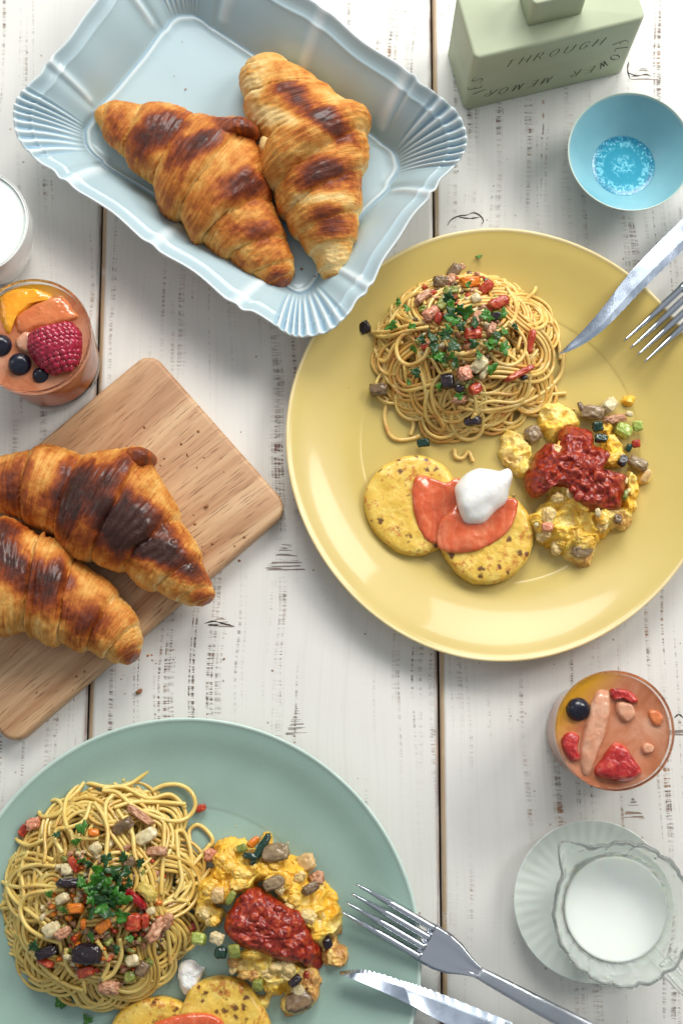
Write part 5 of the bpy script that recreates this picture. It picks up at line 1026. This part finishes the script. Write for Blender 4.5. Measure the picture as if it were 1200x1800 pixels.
eggs(eB, tEB, [(340, 270, 100, 0), (270, 390, 90, 0), (430, 330, 90, 0), (580, 340, 75, 0), (740, 340, 90, 0), (900, 520, 100, 0), (950, 620, 80, 0), (860, 620, 90, 1), (370, 400, 90, 0), (150, 480, 70, 0), (250, 500, 60, 1), (130, 620, 60, 1), (200, 670, 50, 1), (300, 200, 60, 0), (490, 920, 80, 0), (620, 980, 85, 1), (700, 990, 80, 1), (590, 1100, 60, 0), (530, 1210, 48, 1), (450, 1000, 60, 2), (1010, 870, 70, 2), (1040, 900, 50, 2), (840, 1040, 60, 2), (880, 760, 60, 1), (680, 460, 60, 1), (740, 530, 70, 1), (500, 600, 90, 1), (650, 760, 90, 1), (550, 780, 90, 1), (990, 700, 50, 2), (350, 960, 50, 2), (780, 1180, 70, 2), (700, 1230, 50, 2), (850, 1140, 50, 2), (560, 130, 40, 0)], 'scrambled eggs with mushrooms and vegetables on the green plate', 4)
pieces(eA, tEA, [('mushroom', 305, 330, 78, 1.0, 30, 'grey mushroom cube at the upper left of the yellow plate eggs'), ('mushroom', 1040, 540, 78, 1.3, -30, 'grey brown mushroom at the right edge of the yellow plate eggs'), ('mushroom', 720, 180, 80, 1.3, -10, 'brown mushroom piece at the top of the yellow plate eggs'), ('eggplant', 640, 140, 40, .7, 20, 'small brown eggplant curl at the top left of the brown mushroom piece'), ('zucchini_dark', 758, 280, 52, 1.1, 10, 'dark green zucchini cube above the sauce on the yellow plate'), ('zucchini_dark', 782, 362, 52, 1.1, -5, 'blue green zucchini cube against the sauce on the yellow plate'),
 ('pale_green', 940, 305, 78, 1.0, -30, 'pale green zucchini chunk at the upper right of the yellow plate eggs'), ('pale_green', 1040, 275, 52, 1.0, 10, 'light green zucchini piece farthest right at the top of the yellow plate eggs'), ('tomato', 1028, 400, 44, .9, 10, 'red tomato cube at the right of the yellow plate eggs'), ('eggplant_dark', 935, 520, 50, 1.2, 60, 'black eggplant bit left of the grey brown mushroom'), ('zucchini_dark', 975, 430, 36, 1.2, 60, 'dark green zucchini bit beside the red tomato cube of the eggs'), ('salmon', 405, 985, 48, 1.1, 0, 'pink ham cube in the lower left of the yellow plate eggs'), ('onion', 330, 970, 26, 1.0, 0, 'tiny white onion bit left of the pink ham cube in the eggs'),
 ('onion', 760, 885, 40, .7, 10, 'white onion sliver under the sauce on the yellow plate eggs'), ('onion', 840, 130, 80, 1.0, 50, 'thin pale onion sheet at the top of the yellow plate eggs'), ('onion', 980, 190, 32, 1.2, -20, 'tiny white onion bit at the upper right of the yellow plate eggs'), ('ham', 880, 225, 60, 2.0, 10, 'reddish tuna flake above the pale green zucchini chunk'), ('zucchini', 955, 760, 46, .5, -15, 'narrow grey green zucchini slice at the right end of the sauce'), ('eggplant', 900, 930, 50, .8, 0, 'brown eggplant piece at the lower right of the yellow plate eggs'), ('chickpea', 1095, 630, 50, 1.4, 60, 'beige garlic slice at the far right of the yellow plate eggs'), ('mushroom', 650, 1150, 70, 1.3, 10, 'round brown mushroom slice at the bottom of the yellow plate eggs')], .006)
pieces(eB, tEB, [('mushroom', 612, 222, 88, 1.3, 10, 'grey mushroom piece at the top of the green plate eggs'), ('chickpea', 820, 285, 82, .95, 20, 'smooth beige garlic clove at the upper right of the green plate eggs'), ('ham', 890, 390, 60, 1.0, 10, 'pink tuna flake beneath the beige garlic clove'), ('mushroom', 605, 420, 70, 1.3, 20, 'grey brown mushroom above the sauce on the green plate'), ('zucchini', 395, 192, 42, 1.1, 20, 'olive zucchini bit at the top left of the green plate eggs'), ('zucchini_dark', 515, 205, 56, 2.6, 60, 'dark green zucchini strip at the top of the green plate eggs'), ('zucchini_dark', 450, 245, 40, 1.6, -10, 'dark zucchini skin left of the dark green strip'), ('eggplant', 845, 455, 56, 1.3, 30, 'brown eggplant piece in the right half of the green plate eggs'),
 ('chickpea', 235, 500, 64, 1.0, 0, 'round beige garlic clove at the left of the green plate eggs'), ('zucchini', 320, 520, 40, 1.5, 60, 'olive zucchini slice right of the round beige garlic clove'), ('pale_green', 112, 790, 66, 1.0, 0, 'round pale zucchini slice at the far left of the green plate eggs'), ('onion', 230, 785, 60, 1.1, -20, 'pale onion piece right of the round pale zucchini slice'), ('zucchini_dark', 255, 880, 50, 1.0, 0, 'dark green zucchini chunk under the left side of the green plate eggs'), ('zucchini', 345, 870, 56, .9, 10, 'green zucchini piece below the left end of the sauce on the green plate'), ('eggplant', 770, 1200, 100, 1.2, 20, 'brown eggplant chunk at the bottom of the green plate eggs'), ('onion', 765, 1130, 50, 1.0, 10, 'pale onion cube on the brown eggplant chunk'),
 ('zucchini', 500, 1095, 50, .9, 0, 'olive zucchini piece at the bottom of the green plate eggs'), ('eggplant_dark', 960, 815, 52, .7, 10, 'dark curled eggplant at the right edge of the green plate eggs'), ('carrot', 470, 150, 44, 1.4, 40, 'orange carrot piece at the top of the green plate eggs'), ('eggplant_dark', 745, 1065, 46, 1.2, 40, 'near-black eggplant bit under the right part of the green plate eggs'), ('tomato', 818, 1030, 34, .6, 5, 'thin orange red tomato strip below the sauce on the green plate'), ('eggplant', 180, 990, 0.01, 1, 0, 'x')][:-1], .007)

# tomato sauce
def sauce_mat():
    m = veg('tomato_sauce', [(0.30, (104, 14, 5)), (0.5, (148, 34, 13)), (0.70, (190, 80, 38))], scale=320, rough=.34, coat=.28, sss=.0, bump=.45, bscale=330, bdist=.001); return m
M_sau = sauce_mat()
def sauce(md, tr, pts, label, seed, h=.009, dz=.003, inner=None):
    w_ = np.array([md.at(*tr(a, b), dz) for a, b in pts]); c0 = w_.mean(0)
    V, F = blob(w_, 0, 1.0, 40, 190, .45, 0, 150, seed, .06)
    zt = md.h(V[:, 0], V[:, 1]); q = V[:, 2].copy()
    lump = fbm(V * [210, 210, 0] + seed, seed, 3, .5); lump2 = np.abs(fbm(V * [90, 90, 0] + 5, seed + 2, 3))
    V[:, 2] = zt + dz * .3 + q * (h * (0.75 + .46 * lump) + .0022 * lump2) - .002 * (1 - q)
    rs = np.random.default_rng(seed); ps = [(np.asarray(V), F)]; top = V[(q > .55)]
    F = np.concatenate([F[:, [0, 1, 2]], F[:, [0, 2, 3]]]); ps = [(V, F)]
    for k in range(5):
        c = top[int(rs.integers(len(top)))]; z_ = rs.uniform(.004, .0095); ps.append(chunk(c - [0, 0, .0009], (z_, z_ * rs.uniform(.5, 1), .0042), tuple(rs.uniform(-.5, .5, 2)) + (rs.uniform(0, 6),), .8, .5, 2.6, k + seed, 2))
    V, F = join(ps)
    return tag(mk('tomato_sauce', V, F, M_sau), label, 'tomato sauce')
sauce(eA, tEA, [(500, 290), (560, 262), (640, 275), (715, 305), (735, 360), (745, 405), (810, 440), (828, 520), (800, 585), (880, 610), (965, 625), (965, 700), (940, 780), (910, 850), (840, 862), (700, 860), (620, 830), (580, 740), (510, 700), (430, 705), (370, 760), (290, 775), (250, 720), (255, 640), (300, 560), (330, 460), (400, 400), (470, 390)], 'thick dark red tomato sauce over the yellow plate eggs', 61)
sauce(eB, tEB, [(470, 450), (560, 480), (640, 540), (740, 590), (800, 640), (825, 720), (900, 830), (940, 920), (920, 980), (850, 990), (790, 950), (700, 950), (600, 920), (480, 870), (370, 840), (290, 760), (280, 680), (310, 590), (390, 500)], 'thick dark red tomato sauce over the green plate eggs', 71)

# potato pancakes, salmon, cream
def pancake_mat():
    m, n, l, b = new_mat('fried_potato'); tc = n.new('ShaderNodeTexCoord'); co = tc.outputs['Object']
    t = noise_node(n, l, co, 110, 5, .65); r = ramp(n, [(0.3, (218, 170, 56)), (0.5, (228, 190, 80)), (0.7, (236, 208, 112))]); l.new(t.outputs['Fac'], r.inputs[0])
    s = noise_node(n, l, co, 75, 3, .6); s2 = noise_node(n, l, co, 300, 4, .7); v = math_node(n, l, 'ADD', math_node(n, l, 'MULTIPLY', s.outputs['Fac'], .55), math_node(n, l, 'MULTIPLY', s2.outputs['Fac'], .55))
    tan = maprange(n, l, v, .59, .68, 0, .75); c = mix_col(n, l, tan, r.outputs[0], lin((190, 104, 36)))
    vo = n.new('ShaderNodeTexVoronoi'); vo.inputs['Scale'].default_value = 165; wn = noise_node(n, l, co, 260, 3); ad = n.new('ShaderNodeVectorMath'); ad.operation = 'MULTIPLY_ADD'; l.new(wn.outputs['Color'], ad.inputs[0]); ad.inputs[1].default_value = (.006, .006, .006); l.new(co, ad.inputs[2]); l.new(ad.outputs[0], vo.inputs['Vector'])
    sp = n.new('ShaderNodeSeparateColor'); l.new(vo.outputs['Color'], sp.inputs[0]); dots = math_node(n, l, 'MULTIPLY', maprange(n, l, vo.outputs['Distance'], .40, .22), math_node(n, l, 'GREATER_THAN', sp.outputs[0], .60))
    geo = n.new('ShaderNodeNewGeometry'); sz = n.new('ShaderNodeSeparateXYZ'); l.new(geo.outputs['Normal'], sz.inputs[0]); dots = math_node(n, l, 'MULTIPLY', dots, math_node(n, l, 'GREATER_THAN', sz.outputs[2], .5))
    c = mix_col(n, l, math_node(n, l, 'MULTIPLY', dots, .9), c, lin((92, 42, 20))); l.new(c, b.inputs['Base Color']); b.inputs['Roughness'].default_value = .42; b.inputs['Coat Weight'].default_value = .2
    b.inputs['Subsurface Weight'].default_value = .2; b.inputs['Subsurface Scale'].default_value = .004; b.inputs['Subsurface Radius'].default_value = (1, .6, .2)
    bp = n.new('ShaderNodeBump'); bp.inputs['Strength'].default_value = .7; bp.inputs['Distance'].default_value = .001; l.new(v, bp.inputs['Height']); l.new(bp.outputs[0], b.inputs['Normal']); return m
M_pan = pancake_mat()
def zp(pts): return [(630 + a * .275, 790 + b * .275) for a, b in pts]
def cakes(pts, z0, h, label, seed):
    V, F = blob(PP(pts, z0 + h * .6), z0, h, 46, 160, .20, .0012, 120, seed, .015); return tag(mk('potato_pancake', V, F, M_pan), label, 'potato pancake')
PZ = FZ
cakes(zp([(38, 300), (105, 150), (220, 70), (370, 38), (510, 75), (600, 170), (640, 320), (610, 480), (560, 590), (480, 645), (380, 675), (260, 662), (150, 580), (62, 460)]), PZ, .0085, 'round fried potato pancake left of the cream on the yellow plate', 1)
cakes(zp([(505, 540), (530, 660), (590, 750), (660, 815), (760, 860), (880, 855), (1000, 795), (1085, 690), (1115, 560), (1090, 430), (1010, 320), (860, 270), (680, 300), (560, 400)]), PZ + .0008, .0100, 'round fried potato pancake under the cream at the lower side of the yellow plate', 2)
def salmon_mat():
    m, n, l, b = new_mat('smoked_salmon'); tc = n.new('ShaderNodeTexCoord'); wv = n.new('ShaderNodeTexWave'); wv.inputs['Scale'].default_value = 42; wv.inputs['Distortion'].default_value = 5; wv.inputs['Detail'].default_value = 2; wv.inputs['Detail Scale'].default_value = 1.5
    l.new(tc.outputs['Object'], wv.inputs['Vector']); r = ramp(n, [(0.3, (196, 78, 38)), (0.5, (212, 98, 54)), (0.7, (228, 134, 92))]); sn = noise_node(n, l, tc.outputs['Object'], 55, 4, .6, None, 1.2); l.new(sn.outputs['Fac'], r.inputs[0]); l.new(mix_col(n, l, maprange(n, l, wv.outputs['Fac'], .8, 1, 0, .16), r.outputs[0], lin((230, 150, 112))), b.inputs['Base Color'])
    b.inputs['Roughness'].default_value = .24; b.inputs['Coat Weight'].default_value = .5; b.inputs['Coat Roughness'].default_value = .12; b.inputs['Subsurface Weight'].default_value = .35; b.inputs['Subsurface Scale'].default_value = .004; b.inputs['Subsurface Radius'].default_value = (1, .35, .2)
    t = noise_node(n, l, tc.outputs['Object'], 90, 4); bp = n.new('ShaderNodeBump'); bp.inputs['Strength'].default_value = .5; bp.inputs['Distance'].default_value = .0018; l.new(t.outputs['Fac'], bp.inputs['Height']); l.new(bp.outputs[0], b.inputs['Normal']); return m
M_sal = salmon_mat()
def salmon(parts_, label, z0):
    o0 = None
    for i, (pts, dz, h, ang) in enumerate(parts_):
        a = math.radians(ang)
        f = lambda x, y: .0007 * np.sin((x * math.cos(a) + y * math.sin(a)) * 140 + 2.5 * np.sin((y * math.cos(a) - x * math.sin(a)) * 110)) + .0016 * fbm(np.stack([x * 75, y * 75, 0 * x + i], -1), 5 + i, 3)
        V, F = blob(PP(pts, z0 + dz + h * .5), z0 + dz, h, 36, 150, .3, .0004, 150, 8 + i, .05, zfn=lambda x, y: f(x, y) + .0012 * np.abs(fbm(np.stack([x * 120, y * 40, 0 * x + 7 + i], -1), 15, 2)))
        if o0 is None: t = thing('smoked_salmon', (V[:, 0].mean(), V[:, 1].mean(), z0), label, 'smoked salmon'); o0 = t
        mk('salmon_slice', V, F, M_sal, t)
salmon([(zp([(345, 215), (400, 168), (470, 180), (560, 210), (640, 182), (720, 260), (700, 380), (610, 450), (545, 520), (500, 600), (430, 575), (370, 470), (345, 330)]), .0070, .0036, 60), (zp([(515, 470), (580, 400), (640, 340), (760, 360), (880, 360), (970, 305), (1022, 345), (985, 470), (920, 560), (800, 630), (690, 662), (570, 655), (508, 612)]), .0100, .0038, 20)], 'folded orange smoked salmon slices draped over the two pancakes of the yellow plate', PZ)
M_cream = M('soured_cream', [(0.3, (246, 245, 240)), (0.7, (250, 249, 245))], 30, rough=.33, sss=.35, sscale=.003, coat=.15, bump=.3, bscale=150, bdist=.001)
zc0 = PZ + .0142; c_out = PP(zp([(618, 240), (650, 185), (700, 140), (770, 115), (850, 122), (905, 128), (965, 112), (992, 158), (972, 240), (955, 320), (880, 385), (815, 455), (750, 470), (680, 455), (640, 370), (625, 300)]), zc0 + .007)
cc = c_out.mean(0)
def cz(x, y):
    u = (x - cc[0]) / .014; v = (y - cc[1]) / .014; return .0022 * np.tanh(3 * (v + .55 - .5 * u)) - .0016 * np.clip(u - .3, 0, 2) + .0005 * fbm(np.stack([x * 160, y * 160, 0 * x], -1), 3, 3)
V, F = blob(c_out, zc0 - .001, .0108, 36, 130, .42, .0004, 130, 5, 0.0, zfn=lambda x, y: cz(x, y)); tag(mk('cream_dollop', V, F, M_cream), 'large smooth white cream dollop on the salmon of the yellow plate', 'cream')
cakes([(318, 1775), (335, 1738), (360, 1722), (395, 1717), (428, 1726), (455, 1757), (475, 1800), (478, 1840), (440, 1880), (370, 1885), (325, 1850), (312, 1810)], PZ + .002, .0115, 'fried potato pancake right below the cream dab on the green plate', 3)
cakes([(195, 1805), (215, 1775), (250, 1757), (290, 1753), (325, 1765), (345, 1800), (340, 1850), (300, 1885), (235, 1880), (200, 1845)], PZ, .0105, 'fried potato pancake at the bottom left of the green plate', 4)
salmon([([(270, 1800), (300, 1788), (345, 1780), (380, 1786), (395, 1805), (385, 1840), (340, 1850), (290, 1845), (265, 1825)], .0125, .0055, 20)], 'pink smoked salmon slice cut by the bottom edge on the green plate', PZ)
V, F = blob(PP(zc_ := [(312, 1712), (316, 1695), (328, 1688), (342, 1690), (350, 1700), (358, 1705), (352, 1722), (350, 1735), (338, 1744), (326, 1750), (316, 1735)], FZ + .006), FZ, .011, 30, 110, .5, .0016, 190, 8, .06); tag(mk('cream_dollop', V, F, M_cream), 'small rough white cream dab on the green plate next to the pancake', 'cream')

# crumbs
M_crumb = veg('toasted_crumb', [(0.3, (120, 76, 40)), (0.7, (165, 112, 66))], rough=.6, coat=0)
for (px, py, z, s, lab) in ((245, 1216, 0, .0042, 'brown crumb on the table below the wooden board'), (363, 890, BT, .0028, 'dark crumb alone on the wooden board')):
    V, F = chunk(P(px, py, z + s * .3), (s, s * .6, s * .5), (0, 0, .6), .8, .5, 2.5, 5, 3); V[:, 2] = np.maximum(V[:, 2], z + .0001); tag(mk('crumb', V, F, M_crumb), lab, 'crumb')

rs_ = np.random.default_rng(77)
for md_, nm_ in ((eA, 'yellow'), (eB, 'green')):
    ps = []
    for k in range(60):
        a = rs_.uniform(0, 2 * PI); r = rs_.uniform(.95, 1.25); z_ = rs_.uniform(.0006, .0022)
        ps.append(chunk((md_.c[0] + md_.rx * r * math.cos(a), md_.c[1] + md_.ry * r * math.sin(a), md_.b + z_ * .3), (z_, z_ * .7, z_ * .5), (0, 0, rs_.uniform(0, 6)), .8, .5, 2.5, k, 2))
    V, F = join(ps); tag(mk('egg_crumbs', V, F, M_egg[1]), kind='stuff')

for (nm_, reg_, z_, n_, mat_) in (('pastry_flakes', [(360, 300), (300, 150), (520, 500), (440, 480)], .0050, 26, M_crumb), ('pastry_flakes', [(330, 800), (250, 1140), (120, 1180), (380, 960)], BT, 34, M_crumb), ('pastry_flakes', [(250, 1215), (420, 1150), (440, 1000)], 0.0, 8, M_crumb)):
    ps = []
    for k in range(n_):
        cx_, cy_ = reg_[int(rs_.integers(len(reg_)))]; p_ = P(cx_ + rs_.normal(0, 32), cy_ + rs_.normal(0, 26), z_); q_s = rs_.uniform(.0005, .0019)
        ps.append(chunk(p_ + [0, 0, q_s * .2], (q_s, q_s * .7, q_s * .35), (0, 0, rs_.uniform(0, 6)), .8, .5, 2.5, k, 2))
    V, F = join(ps); tag(mk(nm_, V, F, mat_), kind='stuff')
